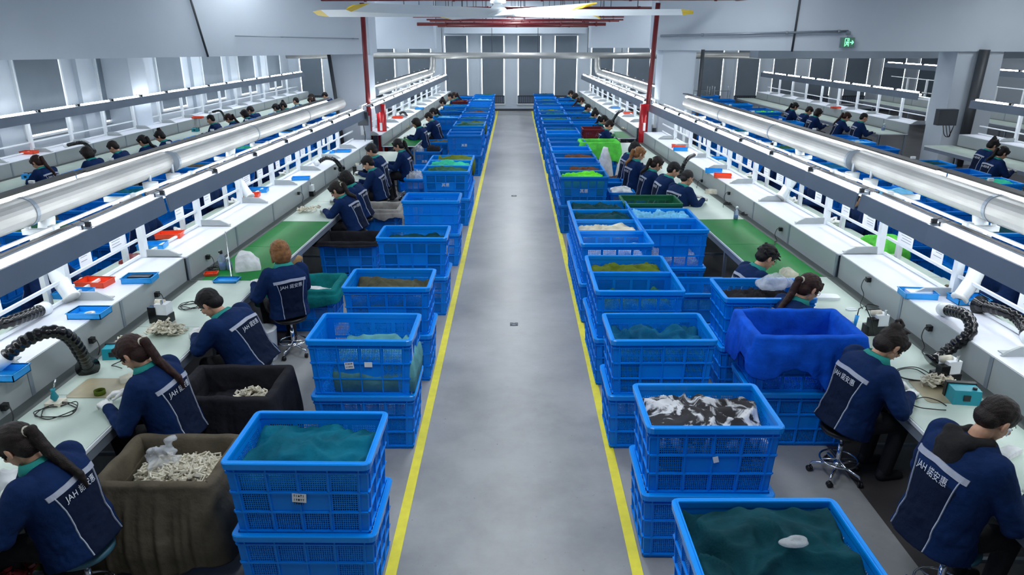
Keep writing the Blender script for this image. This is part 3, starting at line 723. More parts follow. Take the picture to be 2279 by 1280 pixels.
o = stack(-.70, 5.58, 1, 'the inner left floor by the far green table', 'solid'); crate_text(o)
heap(-.76, 5.65, .165, .3, .4, 'plasticbag', 'white plastic wrap bulging from the inner left crate', .07, 80, 'plastic_wrap', cat='wrap', fold=6, n=26)
heap(-.64, 5.69, .165, .35, .35, 'cloth_black', 'dark cloth in the inner left crate by the far table', .06, 81, n=26)
stack(-.62, 4.46, 1, 'the inner left floor with clear plastic inside', 'small'); heap(-.62, 4.525, .165, .138*U-.04, .13*U-.04, 'plasticbag', 'crumpled clear plastic in the small inner left crate', .07, 82, 'plastic_wrap', cat='wrap', fold=7, n=26)
for i, (y, c, kd) in enumerate(((6.1, 'khaki', 'std'), (6.6, 'sky', 'std'), (7.2, 'green', 'dark'), (7.75, 'moss', 'std'), (8.3, 'brown', 'maroon'), (8.9, '', 'std'))):
    stack(-.62, y, 2 if i else 1, 'the %s inner stack, far left side' % ORD[i], kd)
    if c: heap(-.62, y+.087, .285 if i else .14, HW if kd != 'maroon' else .16*U-.05, HD, 'cloth_'+c, '%s cloth on the %s far inner left stack' % (c, ORD[i]), .04, 90+i, n=26)
def box_carton(x, y, z, w, d, h, mt, label, rz=0):
    o = empty('carton', (x*U, y*U, z*U), R(rz)); tag(o, label, 'box')
    MB().box((-w/2, -d/2, 0), (w/2, d/2, h)).obj('body', mt, o); 
    MB().box((-w/2, -.02, h), (w/2, .02, h+.002)).obj('tape', 'cloth_cream', o)
    m = MB(); m.box((-w/2-.001, -d/2-.10, h-.01), (w/2, -d/2, h-.004), Matrix.Rotation(R(-25), 3, 'X'), (0, -d/2, h)); m.obj('flap', mt, o)
box_carton(-.50, 5.80, 0, .22, .3, .9, 'cardboard', 'tall cardboard carton beside the left aisle crates')
box_carton(.655, 4.62, 0, .5, .45, .42, 'cardboard', 'open brown cardboard carton on the right with sacks above', 3)
heap(.655, 4.62, .125, .46, .40, 'cloth_brown', 'brown fabric pieces in the open cardboard carton', .04, 99, n=26)
# second aisles
k2 = 0
for sg, xs, ys in ((-1, (-1.83,), (1.9, 2.25, 2.6, 2.95, 3.3, 3.65, 4.0, 4.35, 4.7, 5.05, 5.6, 6.4, 7.0, 7.6)), (-1, (-2.34,), (3.80, 4.95, 5.2, 5.9, 6.4, 6.9, 7.6)), (1, (1.83,), (1.9, 2.25, 2.6, 2.95, 3.3, 3.65, 4.0, 4.35, 4.7, 5.05, 5.6, 6.4, 7.0, 7.6)),
                   (1, (2.45,), (3.55, 3.8, 4.1, 4.7, 5.0, 5.25, 6.2, 6.6)), (1, (2.6,), (7.1, 7.35, 7.9, 8.5, 9.1))):
    for x in xs:
        for i, y in enumerate(ys):
            xx = x+(sh(y)*sg); nm = ('back' if abs(x) < 2 else ('outer' if x < 2.55 else 'farthest outer'))
            stack(xx, y, 2, 'the %s stack, %s %s crate row' % (ORD[i], nm, side(sg)), ('std', 'dark', 'std', 'solid')[i % 4])
            k2 += 1
            if i % 2 == (0 if abs(x) < 2 else 0):
                c = ('petrol', 'lime', 'teal', 'khaki', 'mint', 'dkteal', 'sky')[(k2//2) % 7]
                if abs(x) < 2 and c == 'lime': c = 'green'
                heap(xx, y+.087, .285, HW, HD, 'cloth_'+c, '%s cloth on the %s stack, %s %s crate row' % (c, ORD[i], nm, side(sg)), .05, 110+k2, n=26)

# ------------------------------------------------------------------ cloth lined bins
def liner(name, x, y, zr, W, D, mt, label, hang=.2, hang_amp=.08, seed=0, inner=.3, rz=0, straight=False, bulge=.02, rag=1.0):
    """cloth over a rectangular bin: down inside, over the rim and hanging outside in folds"""
    n = 168; r = .03; base = []
    per = [(W/2, -D/2), (W/2, D/2), (-W/2, D/2), (-W/2, -D/2)]
    L = 2*(W+D)
    for i in range(n):
        s = L*i/n
        if s < D: p = (W/2, -D/2+s); nn = (1, 0)
        elif s < D+W: p = (W/2-(s-D), D/2); nn = (0, 1)
        elif s < 2*D+W: p = (-W/2, D/2-(s-D-W)); nn = (-1, 0)
        else: p = (-W/2+(s-2*D-W), -D/2); nn = (0, -1)
        cx = max(-W/2+r, min(W/2-r, p[0])); cy = max(-D/2+r, min(D/2-r, p[1]))
        dx, dy_ = p[0]-cx, p[1]-cy; l = math.hypot(dx, dy_)
        if l > 1e-6: nn = (dx/l, dy_/l); p = (cx+nn[0]*r, cy+nn[1]*r)
        base.append((p, nn, i))
    def N(i, a, b): 
        t = 2*math.pi*i/n; return noise.noise(Vector((math.cos(t)*a, math.sin(t)*a, b+seed)))
    rows_ = []
    prof = [(-.085, -inner, 0), (-.08, -inner*.6, .3), (-.072, -.12, .6), (-.066, -.04, .5), (-.05, .012, .25), (-.015, .018, .2), (.018, .008, .3), (.028, -.04, .5), (.034, -.33, .9), (.04, -.66, 1.0), (.045, -1.0, 1.1)]
    out = []
    for pi_, (off, zz, fa) in enumerate(prof):
        ring = []
        for (p, nn, i) in base:
            f = N(i, 5, 0)*.5+N(i, 12, 3)*.35; sag = N(i, 3, 9)*.012
            h = hang+hang_amp*(N(i, 1.6, 5)*1.6+.25*N(i, 6, 8))
            if pi_ >= 8: z = -h*(-zz if True else 1); o_ = off+bulge*math.sin(min(1, -zz)*2.2)+fa*.022*f*rag
            elif pi_ <= 2: z = zz; o_ = off-fa*abs(f)*.04
            else: z = zz+sag; o_ = off+fa*.012*f
            wr = noise.noise(Vector((p[0]*4, p[1]*4, z*5+seed)))*.012*rag*(1 if pi_ >= 8 or pi_ <= 2 else .2)
            ring.append((p[0]+nn[0]*(o_+wr), p[1]+nn[1]*(o_+wr), z))
        out.append(ring)
    # refine hanging part
    fine = []
    for a, b in zip(out[:-1], out[1:]):
        for t in (0, .5): fine.append([tuple(a[i][k]*(1-t)+b[i][k]*t for k in range(3)) for i in range(n)])
    fine.append(out[-1]); vs = [v for rg in fine for v in rg]; fs = []
    for i in range(len(fine)-1):
        for j in range(n): a = i*n+j; b = i*n+(j+1) % n; fs.append((a, b, b+n, a+n))
    me = MB().add(vs, fs).mesh(name, mt, True)
    me = evaluated(me, [('SOLIDIFY', dict(thickness=.004, offset=0)), ('SUBSURF', dict(levels=1, render_levels=1))]); me.name = name
    me.polygons.foreach_set('use_smooth', [True]*len(me.polygons))
    o = put(name, me, None, (x*U, y*U, zr*U), R(rz)); tag(o, label, 'cloth'); return o
def scraps(name, x, y, z, w, d, n, label, seed=0, crown=.08, kind='parts', mt='cream', st=True):
    rd = random.Random(seed); m = MB()
    for i in range(n):
        u = rd.uniform(-1, 1); v = rd.uniform(-1, 1); a = Matrix.Rotation(rd.uniform(0, 6.3), 3, 'Z')@Matrix.Rotation(rd.uniform(-.7, .7), 3, 'X')@Matrix.Rotation(rd.uniform(-.6, .6), 3, 'Y')
        c = Vector((u*w/2, v*d/2, crown*(1-u*u*.8)*(1-v*v*.8)+rd.uniform(-.035, .015)+noise.noise(Vector((u*2, v*2, seed)))*.05))
        L_ = rd.uniform(.035, .06); W_ = rd.uniform(.016, .026); T_ = .009
        for q in (((-L_, -W_, 0), (L_, -W_+T_, T_)), ((-L_, W_-T_, 0), (L_, W_, T_)), ((-L_, -W_, 0), (-L_+T_, W_, T_*2)), ((L_-T_, -W_, 0), (L_, W_, T_*2)), ((-L_*.6, -W_, 0), (L_*.3, W_, T_*.6))):
            a0_, b0_ = q; k = len(m.v); m.box(a0_, b0_); 
            for j in range(k, len(m.v)): m.v[j] = tuple(c+a@Vector(m.v[j]))
    o = m.obj(name, mt, None, False, loc=(x*U, y*U, z*U)); tag(o, label, 'parts'); 
    if st: o['kind'] = 'stuff'
    return o
# black lined bin and olive lined bin, near left
def bin_box(x, yf, w, d, h, label, mt='crate'):
    key = 'bin%.3f%.3f%.3f' % (w, d, h)
    if key not in CM: CM[key] = crate_meshes(W=w*U, D=d*U, H=h*U, mt=mt, key='_'+key, dens=.8)
    b, r = CM[key]; o = put('plastic_crate', b, None, (x*U, (yf+d/2)*U, 0)); tag(o, label, 'crate'); put('rim', r, o); return o
bin_box(-.688, 1.50, .215, .16, .195, 'crate hidden under the black cloth lining, near left')
liner('bin_lining', -.688, 1.58, .20, .215*U+.07, .16*U+.07, 'cloth_black', 'black cloth lining draped over the near left crate', .62, .03, 3, .25, bulge=.03, rag=1.6)
scraps('plastic_part_heap', -.64, 1.57, .150, .30, .26, 90, 'small cream plastic parts in the black lined bin', 5, .08)
heap(-.688, 1.58, .14, .215*U-.02, .16*U-.02, 'cloth_black', 'black cloth bottom inside the black lined bin', .03, 301, crown=0)
bin_box(-.685, 1.16, .205, .16, .195, 'crate hidden under the olive cloth lining, near left')
liner('bin_lining', -.685, 1.24, .20, .205*U+.07, .16*U+.07, 'cloth_khaki', 'olive grey cloth lining draped over the nearest left bin', .60, .05, 8, .18, bulge=.09, rag=3.2)
heap(-.685, 1.24, .115, .205*U-.02, .16*U-.02, 'cloth_khaki', 'olive cloth bottom inside the nearest left bin', .03, 302, crown=0)
scraps('plastic_part_heap', -.67, 1.235, .150, .60, .46, 620, 'heap of cream plastic parts in the olive lined bin', 6, .12)
bgm = MB(); bgm.ell((0, 0, 0), (.11, .05, .07), Matrix.Rotation(.5, 3, 'Y')); bgm.ell((.05, .03, .05), (.07, .03, .05), Matrix.Rotation(-.6, 3, 'Y')); bgm.caps((0, 0, .03), (.08, .05, .12), .035, .015); tag(put('plastic_bag', displace(voxel(bgm, 'bag', 'plasticbag', .009, 1), .07, 22, 3), None, (-.705*U, 1.235*U, .205*U)), 'clear bluish plastic bag among the cream parts', 'bag')
# teal lined, dark lined, grey lined floor crates, left
stack(-.765, 2.37, 1, 'the left inner floor under the teal lining'); liner('bin_lining', -.765, 2.457, .158, CW+.06, CD+.06, 'cloth_lining', 'teal cloth lining over the crate behind the brown haired worker', .16, .05, 12, .3)
heap(-.765, 2.457, .115, HW, HD, 'cloth_white', 'white goods inside the teal lined crate', .04, 303, crown=.03)
stack(-.725, 2.99, 1, 'the left inner floor under the dark grey lining'); liner('bin_lining', -.725, 3.077, .158, CW+.06, CD+.06, 'cloth_black', 'dark grey lining over a crate by the green mat, left', .05, .02, 15, .3)
heap(-.725, 3.077, .05, HW, HD, 'cloth_black', 'dark cloth bottom in the grey lined crate, left', .03, 304, crown=0, n=20)
stack(-.725, 3.60, 1, 'the left inner floor under the light grey lining', 'dark'); liner('bin_lining', -.725, 3.687, .158, CW+.06, CD+.06, 'cloth_grey', 'light grey lining over the crate behind the seated left row', .17, .10, 18, .3)
# royal blue lined stack and lime lined stack, right
stack(.722, 1.615, 2, 'the stack under the royal blue lining'); liner('bin_lining', .722, 1.702, .308, CW+.06, CD+.06, 'cloth_royal', 'royal blue cloth lining hanging over the right stack', .33, .16, 24, .38, bulge=.02, rag=1.8)
heap(.722, 1.702, .17, HW, HD, 'cloth_royal', 'royal blue cloth bottom inside the lined right crate', .03, 305, crown=0)
stack(.585, 4.98, 2, 'the stack under the lime green lining'); liner('bin_lining', .585, 5.067, .308, CW+.06, CD+.06, 'cloth_limebag', 'lime green lining hanging over a far right stack', .40, .10, 27, .3, bulge=.04)
def sack(x, y, z, w, h, label, seed):
    m = MB(); m.lathe([(w*.42, 0), (w*.5, .06), (w*.48, h*.35), (w*.34, h*.7), (w*.16, h*.95), (w*.12, h)], 22)
    tag(put('sack', displace(m.mesh('sack', 'cloth_white', True), .03, 9, seed), None, (x*U, y*U, z*U)), label, 'sack')
sack(.60, 4.78, 0, .42, 1.05, 'tall white cloth sack in front of the lime green lining', 1)
sack(.735, 4.85, 0, .42, .85, 'shorter white cloth sack beside the lime green lining', 2)
# ------------------------------------------------------------------ stools and seated workers
def stool(x, y, label, seat='black', rz=0, h=.46, casters=True):
    key = ('stool', seat, casters)
    if key not in PROTO:
        T = []
        T.append(('seat', MB().lathe([(.04, h-.05), (.165, h-.045), (.18, h-.03), (.18, h-.01), (.165, h), (.02, h)], 26), seat, True))
        T.append(('column', MB().tube([(0, 0, .09), (0, 0, .30)], .022, 12).tube([(0, 0, .28), (0, 0, h-.04)], .014, 12).lathe([(.035, .085), (.035, .13)], 14), 'chrome', True))
        m = MB(); pts = [(.145*math.cos(a), .145*math.sin(a), .155) for a in [2*math.pi*k/28 for k in range(29)]]; m.tube(pts, .008, 8, False); T.append(('foot_ring', m, 'chrome', True))
        T.append(('ring_spokes', MB().tube([(-.14, 0, .155), (.14, 0, .155)], .006, 6).tube([(0, -.14, .155), (0, .14, .155)], .006, 6), 'chrome', True))
        r = empty('stool', (0, 0, 0)); tree = []
        for nm, mb, mt, sm in T: tree.append((mb.obj(nm, mt, r, sm), []))
        for k in range(5):
            a = 2*math.pi*k/5; c, s = math.cos(a), math.sin(a)
            l = MB().tube([(0, 0, .11), (c*.10, s*.10, .10), (c*.19, s*.19, .085), (c*.205, s*.205, .06)], [.014, .013, .011, .009], 8).obj('leg', 'chrome', r, True)
            rm = Matrix.Rotation(a+.6, 3, 'Z'); q = rm@Vector((.012, 0, 0)); ctr = Vector((c*.205, s*.205, .025))
            w_ = MB().tube([ctr-q*1.4, ctr-q*.3], .025, 14).tube([ctr+q*.3, ctr+q*1.4], .025, 14).obj('caster', 'black', l, True)
            tree.append((l, [w_]))
        PROTO[key] = (r, tree); r.location = (x*U, y*U, 0); r.rotation_euler = (0, 0, rz); tag(r, label, 'stool'); return r
    r = dup(*PROTO[key], loc=(x*U, y*U, 0), rz=rz); tag(r, label, 'stool'); return r

def ik(a, c, l1, l2, pole):
    a = Vector(a); c = Vector(c); d = c-a; L = min(d.length, (l1+l2)*.995); d.normalize(); c = a+d*L
    k = (l1*l1-l2*l2+L*L)/(2*L); h = math.sqrt(max(0, l1*l1-k*k))
    pv = Vector(pole)-a; pv = (pv-d*pv.dot(d)).normalized()
    return a+d*k+pv*h, c
def glove_mesh(key, wrist, fdir, palm, sgn, curl=.6, mt='glove', r=.0095):
    """wrist point, finger direction, palm normal (where the palm looks), sgn = +1 right / -1 left hand"""
    m = MB(); f = Vector(fdir).normalized(); n = Vector(palm); n = (n-f*n.dot(f)).normalized(); s = f.cross(n)*sgn   # s points to the thumb side
    w_ = Vector(wrist); L = [.078, .086, .080, .062]
    m.caps(w_-f*.03, w_+f*.02, .030, .030, 12)
    for i in range(4):
        off = (.030-.020*i); base = w_+f*.02+s*off*.6; kn = w_+f*(.098-.004*abs(i-1.2)*1.6)+s*off
        m.caps(base, kn, .017, .0135, 10)
        a = .25+curl*.55+.05*i; d = (f*math.cos(a)+n*math.sin(a)+s*(.06-.05*i)).normalized(); p1 = kn+d*L[i]*.45
        a2 = a+curl*.9; d2 = (f*math.cos(a2)+n*math.sin(a2)).normalized(); p2 = p1+d2*L[i]*.32
        a3 = a2+curl*.6; d3 = (f*math.cos(a3)+n*math.sin(a3)).normalized(); p3 = p2+d3*L[i]*.23
        m.caps(kn, p1, r*1.12, r*1.02, 9); m.caps(p1, p2, r*1.02, r*.95, 9); m.caps(p2, p3, r*.95, r*.82, 9)
    t0 = w_+f*.025+s*.026; t1 = w_+f*.062+s*.052+n*.018; t2 = t1+(f*.8+n*.5-s*.1).normalized()*.032; t3 = t2+(f*.7+n*.6-s*.35).normalized()*.026
    m.caps(t0, t1, .017, .0125, 10); m.caps(t1, t2, .0122, .011, 9); m.caps(t2, t3, .011, .009, 9)
    return voxel(m, key, mt, .0042, 2)
PC = {}
JACKET = text_mesh('JAH 諾安惠', .062, 0)
def person_meshes(key, lean=18, side_lean=0, head_pitch=38, head_yaw=0, head_roll=0, hands=((.13, .42, .775), (-.13, .42, .775)), hair='ponytail', haircol='hair_black', glasses=False,
                  hood=False, gloves=True, back_logo=True, bulk=1.0, tall=1.0, jacket='navy', collar='teal', feet=.34, detail=1, vox=.012, fine=True, earbud=False):
    if key in PC: return PC[key]
    out = {}
    B = bulk*1.08; T_ = tall; sz = .46
    ld = R(lean); sl = R(side_lean)
    D = Vector((math.sin(sl), math.sin(ld)*math.cos(sl), math.cos(ld)*math.cos(sl))).normalized()   # spine direction
    Fw = Vector((0, math.cos(ld), -math.sin(ld))); X = Fw.cross(D).normalized(); Fw = D.cross(X).normalized()  # X to the right
    P = Vector((0, -.02, sz+.10)); S_ = lambda t, x=0, f=0: P+D*t*T_+X*x+Fw*f
    NECK = S_(.49, 0, .015)
    # head frame
    hp = R(head_pitch); up = Vector((0, -math.sin(hp)*-1, math.cos(hp))); fw = Vector((0, math.cos(hp), -math.sin(hp)))
    hm = Matrix.Rotation(R(head_yaw), 3, 'Z'); fw = hm@fw; up = hm@up
    fw = fw.normalized(); rt = fw.cross(up).normalized(); up = rt.cross(fw).normalized()
    rr = Matrix.Rotation(R(head_roll), 3, fw); rt = rr@rt; up = rr@up
    HR = Matrix((rt, fw, up)).transposed()*1.13
    HC = NECK+D*.045+up*.085+fw*.035
    def hd(x, y, z): return HC+HR@Vector((x, y, z))
    # limbs
    sh_ = [S_(.405, sx*.165*B, .0) for sx in (1, -1)]
    arms = []
    for (hx, hy, hz), s_, sx in zip(hands, sh_, (1, -1)):
        el, wr = ik(s_, (hx, hy, hz), .285*T_, .255*T_, s_+Vector((sx*.35, -.05, -.6)))
        if el.z < .70 and el.y > .12: el = Vector((el.x+sx*.03, el.y, .76))
        arms.append((s_, el, wr))
    kn = [Vector((sx*.13, .40, sz+.055)) for sx in (1, -1)]; hips = [Vector((sx*.09, .0, sz+.085)) for sx in (1, -1)]; an = [Vector((sx*.12, feet, .09)) for sx in (1, -1)]
    # skin body: one continuous figure
    b = MB()
    b.caps(S_(.02), S_(.20), .105*B, .10*B); b.caps(S_(.20), S_(.37), .105*B, .11*B); b.caps(sh_[0]*.8+S_(.38)*.2, sh_[1]*.8+S_(.38)*.2, .055, .055)
    b.caps(S_(.40), NECK+D*.02, .065, .052); b.caps(NECK, hd(0, -.012, -.03), .053, .056)
    for s_, el, wr in arms: b.caps(s_, el, .043, .036); b.caps(el, wr, .034, .026)
    for i in (0, 1): b.caps(hips[i], kn[i], .075, .05); b.caps(kn[i], an[i], .05, .035)
    hc = MB()
    b.ell(hd(0, -.012, .028), (.076, .094, .088), HR); b.ell(hd(0, .026, -.03), (.060, .062, .075), HR); b.ell(hd(0, .052, -.082), (.032, .030, .026), HR)
    b.caps(hd(0, .084, .012), hd(0, .108, -.026), .009, .0125, 8); b.ell(hd(0, .082, .032), (.045, .016, .010), HR)
    b.ell(hd(0, .083, -.056), (.024, .012, .010), HR)
    for sx in (1, -1):
        b.ell(hd(sx*.040, .062, -.018), (.022, .020, .018), HR)
        er = HR@Matrix.Rotation(sx*R(20), 3, 'Z'); b.ell(hd(sx*.080, -.010, -.004), (.009, .020, .033), er); b.ell(hd(sx*.078, -.006, -.026), (.010, .013, .014), er)
        if not gloves:
            pass
    out['body'] = voxel(b, 'body_'+key, 'skin', .0068 if fine else .011, 3, .45)
    # eyes, brows, mouth
    e = MB()
    for sx in (1, -1): e.ell(hd(sx*.031, .083, .004), (.013, .006, .0055), HR, 10, 6)
    out['eye'] = [MB().ell(hd(sx*.031, .0845, .004), (.0125, .006, .005), HR, 10, 6).mesh('eye', 'eye', True) for sx in (1, -1)]
    out['eyebrow'] = [MB().tube([hd(sx*.014, .096, .024), hd(sx*.032, .095, .030), hd(sx*.048, .084, .024)], .0022, 6).mesh('eyebrow', haircol) for sx in (1, -1)]
    out['mouth'] = MB().ell(hd(0, .0945, -.055), (.020, .004, .0042), HR, 12, 6).mesh('mouth', 'lip', True)
    # hair
    h = MB(); short = hair in ('short', 'buzz', 'tousled')
    if hair == 'buzz': h.ell(hd(0, -.020, .040), (.083, .094, .086), HR); h.ell(hd(0, -.058, -.018), (.066, .048, .055), HR)
    elif short: h.ell(hd(0, -.014, .045), (.088, .101, .090), HR); h.ell(hd(0, -.055, -.010), (.074, .055, .060), HR); h.ell(hd(0, .052, .072), (.062, .044, .034), HR)
    else: h.ell(hd(0, -.016, .040), (.089, .102, .092), HR); h.ell(hd(0, -.052, -.020), (.079, .060, .070), HR); h.ell(hd(0, .045, .068), (.066, .046, .034), HR)
    if hair == 'tousled':
        rd = random.Random(3)
        for _ in range(26):
            a = rd.uniform(0, 6.28); zc = rd.uniform(.03, .12); rr_ = math.sqrt(max(0, 1-((zc-.045)/.09)**2))
            p = hd(.086*rr_*math.cos(a), -.014+.1*rr_*math.sin(a), zc); h.caps(p, p+(HR@Vector((math.cos(a)*.02, .02+.02*math.sin(a), .0)))+Vector((0, 0, -.012)), .017, .006, 8)
    if not short:
        for sx in (1, -1): h.caps(hd(sx*.070, .034, .045), hd(sx*.078, .030, -.020), .018, .008, 8); h.caps(hd(sx*.04, .070, .082), hd(sx*.068, .060, .030), .020, .010, 8)
    if hair in ('ponytail', 'longtail'):
        L_ = 1.0 if hair == 'ponytail' else 1.35
        k0 = hd(0, -.105, .03); h.caps(hd(0, -.08, .03), k0, .03, .024)
        bd = (-Fw*.55-D*1.0+Vector((0, 0, -.5))).normalized()
        pts = [k0, k0-fw*.045-up*.012, k0-fw*.055+Vector((0, -.02, -.08)), k0+Vector((0, -.055, -.16)), k0+Vector((.01, -.06, -.25*L_)), k0+Vector((.015, -.05, -.32*L_))]
        # keep the tail outside the back
        pts2 = []
        for q in pts:
            t = (q-P).dot(D); f_ = (q-P).dot(Fw)
            lim = -.165*B if t < .44*T_ else -.10
            if t < .52*T_ and f_ > lim: q = q+Fw*(lim-f_)
            pts2.append(q)
        rs = [.024, .03, .036, .034, .026, .010]
        for a, b_, r1, r2 in zip(pts2[:-1], pts2[1:], rs[:-1], rs[1:]): h.caps(a, b_, r1, r2, 12)
        out['hair_tie'] = MB().lathe([(.026, -.008), (.033, -.006), (.034, .006), (.026, .008)], 14).mesh('hair_tie', 'cloth_cream', True)
        q = (pts2[1]-pts2[0]).to_track_quat('Z', 'Y').to_matrix()
        out['hair_tie'].transform(Matrix.Translation(k0-fw*.004)@q.to_4x4())
    if hair == 'bun':
        k0 = hd(0, -.075, .105); h.ell(k0, (.042, .040, .036), HR); h.caps(k0, hd(0, -.04, .15), .022, .016); h.caps(hd(.02, -.02, .12), hd(.05, .0, .135), .02, .008)
        h.caps(hd(0, -.04, .15), hd(-.02, -.075, .165), .014, .012); h.caps(hd(-.02, -.075, .165), hd(0, -.11, .14), .012, .012)
    if hair == 'bob':
        h.ell(hd(0, -.035, -.02), (.094, .082, .105), HR)
        for sx in (1, -1): h.caps(hd(sx*.078, -.01, .03), hd(sx*.080, .008, -.075), .024, .016)
    hm_ = voxel(h, 'hair_'+key, haircol, .006 if fine else .010, 3, .5)
    # combed strands: fine ridges that run from the front to the back of the head
    n_ = len(hm_.vertices); co = np.empty(n_*3); hm_.vertices.foreach_get('co', co); co = co.reshape(-1, 3); no = np.empty(n_*3); hm_.vertices.foreach_get('normal', no); no = no.reshape(-1, 3)
    lc = (co-np.array(HC))@np.array(HR); ang = np.arctan2(lc[:, 0], lc[:, 2]+.05)
    amp_ = .0008 if fine else .0018
    off = np.sin(ang*38+lc[:, 1]*25)*amp_+np.array([noise.noise(Vector(c)*30) for c in co])*.0045
    co = co+no*off[:, None]; hm_.vertices.foreach_set('co', co.ravel()); hm_.update(); out['hair'] = hm_
    # jacket
    j = MB()
    secs = [(-.09, .205, .165, .03), (-.03, .200, .150, .025), (.08, .190, .138, .015), (.20, .198, .140, .005), (.30, .210, .142, 0), (.37, .208, .132, -.002), (.42, .180, .115, 0), (.455, .125, .094, .004), (.485, .082, .078, .012)]
    nr = 28; vs = []; fs = []
    for t, a, d_, fo in secs:
        for k in range(nr):
            th = 2*math.pi*k/nr; cx, sy = math.cos(th), math.sin(th); e_ = .82
            vs.append(S_(t, a*B*math.copysign(abs(cx)**e_, cx), fo+d_*B*math.copysign(abs(sy)**e_, sy)))
    for i in range(len(secs)-1):
        for k in range(nr): a_ = i*nr+k; c_ = i*nr+(k+1) % nr; fs.append((a_, c_, c_+nr, a_+nr))
    fs.append(tuple(range(nr))[::-1]); fs.append(tuple((len(secs)-1)*nr+k for k in range(nr)))
    j.add(vs, fs)
    for s_, el, wr in arms:
        j.caps(s_+D*.0, el, .078*B, .060*B); d_ = (wr-el).normalized(); we = wr-d_*.015
        j.caps(el, el.lerp(we, .55), .061*B, .054); j.caps(el.lerp(we, .55), we, .054, .043); j.caps(we-d_*.02, we, .046, .046)
    jm = voxel(j, 'jacket_'+key, jacket, .0095 if fine else .016, 4, .5)
    co = np.empty(len(jm.vertices)*3); 
    seed = sum(map(ord, key)) % 17
    def wrk(c):
        q = Vector(c); dm = min((q-el).length for _, el, _ in arms); dw = abs((q-P).dot(D)-.03)
        return .35+1.1*math.exp(-(dm/.12)**2)+.7*math.exp(-(dw/.10)**2)
    displace(jm, .016, 9, seed, wrk); displace(jm, .006, 26, seed+3, wrk)
    jm.materials.append(M['navy_dark'])
    for p_ in jm.polygons:
        q = p_.center-P; t_ = q.dot(D); x_ = q.dot(X); f_ = q.dot(Fw)
        if t_ < .335 and abs(x_) < (.165*.86-.033*math.sin(min(1, max(0, (.32-t_)/.225))*1.6))*B and f_ < -.02: p_.material_index = 1
    out['jacket'] = jm
    bvh = BVHTree.FromPolygons([v.co.copy() for v in jm.vertices], [tuple(p.vertices) for p in jm.polygons])
    def backpt(x, t, off=.003):
        o = S_(t, x, -.6); hit = bvh.ray_cast(o, Fw, 1.2)
        if hit[0] is None: return S_(t, x, -.15)
        return hit[0]-Fw*off+hit[1].normalized()*off*.5
    def ribbon(cs, w_, name, mt, off=.003, th=.0015):
        m = MB(); n2 = len(cs); L_ = []
        for i, (x, t) in enumerate(cs):
            a_ = cs[max(0, i-1)]; b2 = cs[min(n2-1, i+1)]; dx, dt = b2[0]-a_[0], b2[1]-a_[1]; l = math.hypot(dx, dt); nx_, nt_ = -dt/l*w_/2, dx/l*w_/2
            L_.append((backpt(x+nx_, t+nt_, off+th), backpt(x-nx_, t-nt_, off+th), backpt(x-nx_, t-nt_, -.002), backpt(x+nx_, t+nt_, -.002)))
        vs = [p for q in L_ for p in q]; fs = []
        for i in range(n2-1):
            for k in range(4): fs.append((i*4+k, i*4+(k+1) % 4, (i+1)*4+(k+1) % 4, (i+1)*4+k))
        fs += [(0, 3, 2, 1), tuple((n2-1)*4+k for k in range(4))]
        return m.add(vs, fs).mesh(name, mt)
    out['piping'] = []
    if back_logo:
        W_ = .165*B
        out['stripe'] = ribbon([(-W_+2*W_*i/20, .335-.004*abs(i-10)/3) for i in range(21)], .030, 'reflective_stripe', 'stripe', .004)
        for sx in (1, -1): out['piping'].append(ribbon([(sx*(W_*.86-.035*math.sin(min(1, i/9)*1.6)), .32-.40*i/16) for i in range(17)], .005, 'piping', 'piping', .004))
        lm = JACKET.copy(); lm.materials.clear(); lm.materials.append(M['logo'])
        for v in lm.vertices:
            x_, y_ = v.co.x*.80, v.co.y*.80; v.co = backpt(x_+.0, .255+y_, .007)
        out['logo'] = lm
    # collar: a band standing around the neck, open in front
    c = MB(); vs = []; n2 = 30
    for i in range(n2+1):
        th = R(-205+ (i/n2)*230+0)
        th = R(125+ (i/n2)*290)
        cx, sy = math.cos(th), math.sin(th); flare = .012
        for t_, rad, yo in ((.438, .128, .010), (.505, .083, .020), (.512, .074, .020), (.455, .090, .012)):
            vs.append(S_(t_*1.0, rad*B*cx, yo+rad*.92*sy)+D*0)
    fs = []
    for i in range(n2):
        for k in range(4): fs.append((i*4+k, (i+1)*4+k, (i+1)*4+(k+1) % 4, i*4+(k+1) % 4))
    fs += [(3, 2, 1, 0), tuple(n2*4+k for k in range(4))]
    if hood:
        hm2 = MB(); hm2.ell(S_(.40, 0, -.13), (.115, .055, .11), Matrix((X, Fw, D)).transposed())
        for sx in (1, -1): hm2.caps(S_(.46, sx*.07, -.10), S_(.48, sx*.085, .03), .045, .035); hm2.caps(S_(.48, sx*.085, .03), S_(.43, sx*.05, .12), .035, .028)
        hm2.caps(S_(.46, -.07, -.10), S_(.46, .07, -.10), .05, .05)
        out['collar'] = displace(voxel(hm2, 'hood', hood, .009, 3), .015, 12, 2); out['collar_name'] = 'hood'
    else:
        out['collar'] = c.add(vs, fs).mesh('collar', collar, True); out['collar_name'] = 'collar'
    # trousers and shoes
    t = MB(); t.caps((-.07, -.01, sz+.085), (.07, -.01, sz+.085), .112*B, .112*B)
    for i in (0, 1): t.caps(hips[i], kn[i], .098*B, .068); t.caps(kn[i], an[i], .068, .055)
    tm = voxel(t, 'trousers_'+key, 'trouser', .014, 3)
    for v in tm.vertices:
        if v.co.z < sz+.002 and v.co.y < .19: v.co.z = sz+.002
    out['trousers'] = tm; displace(tm, .008, 12, 4, lambda c: 1 if c[2] > sz+.03 else 0)
    out['shoe'] = []
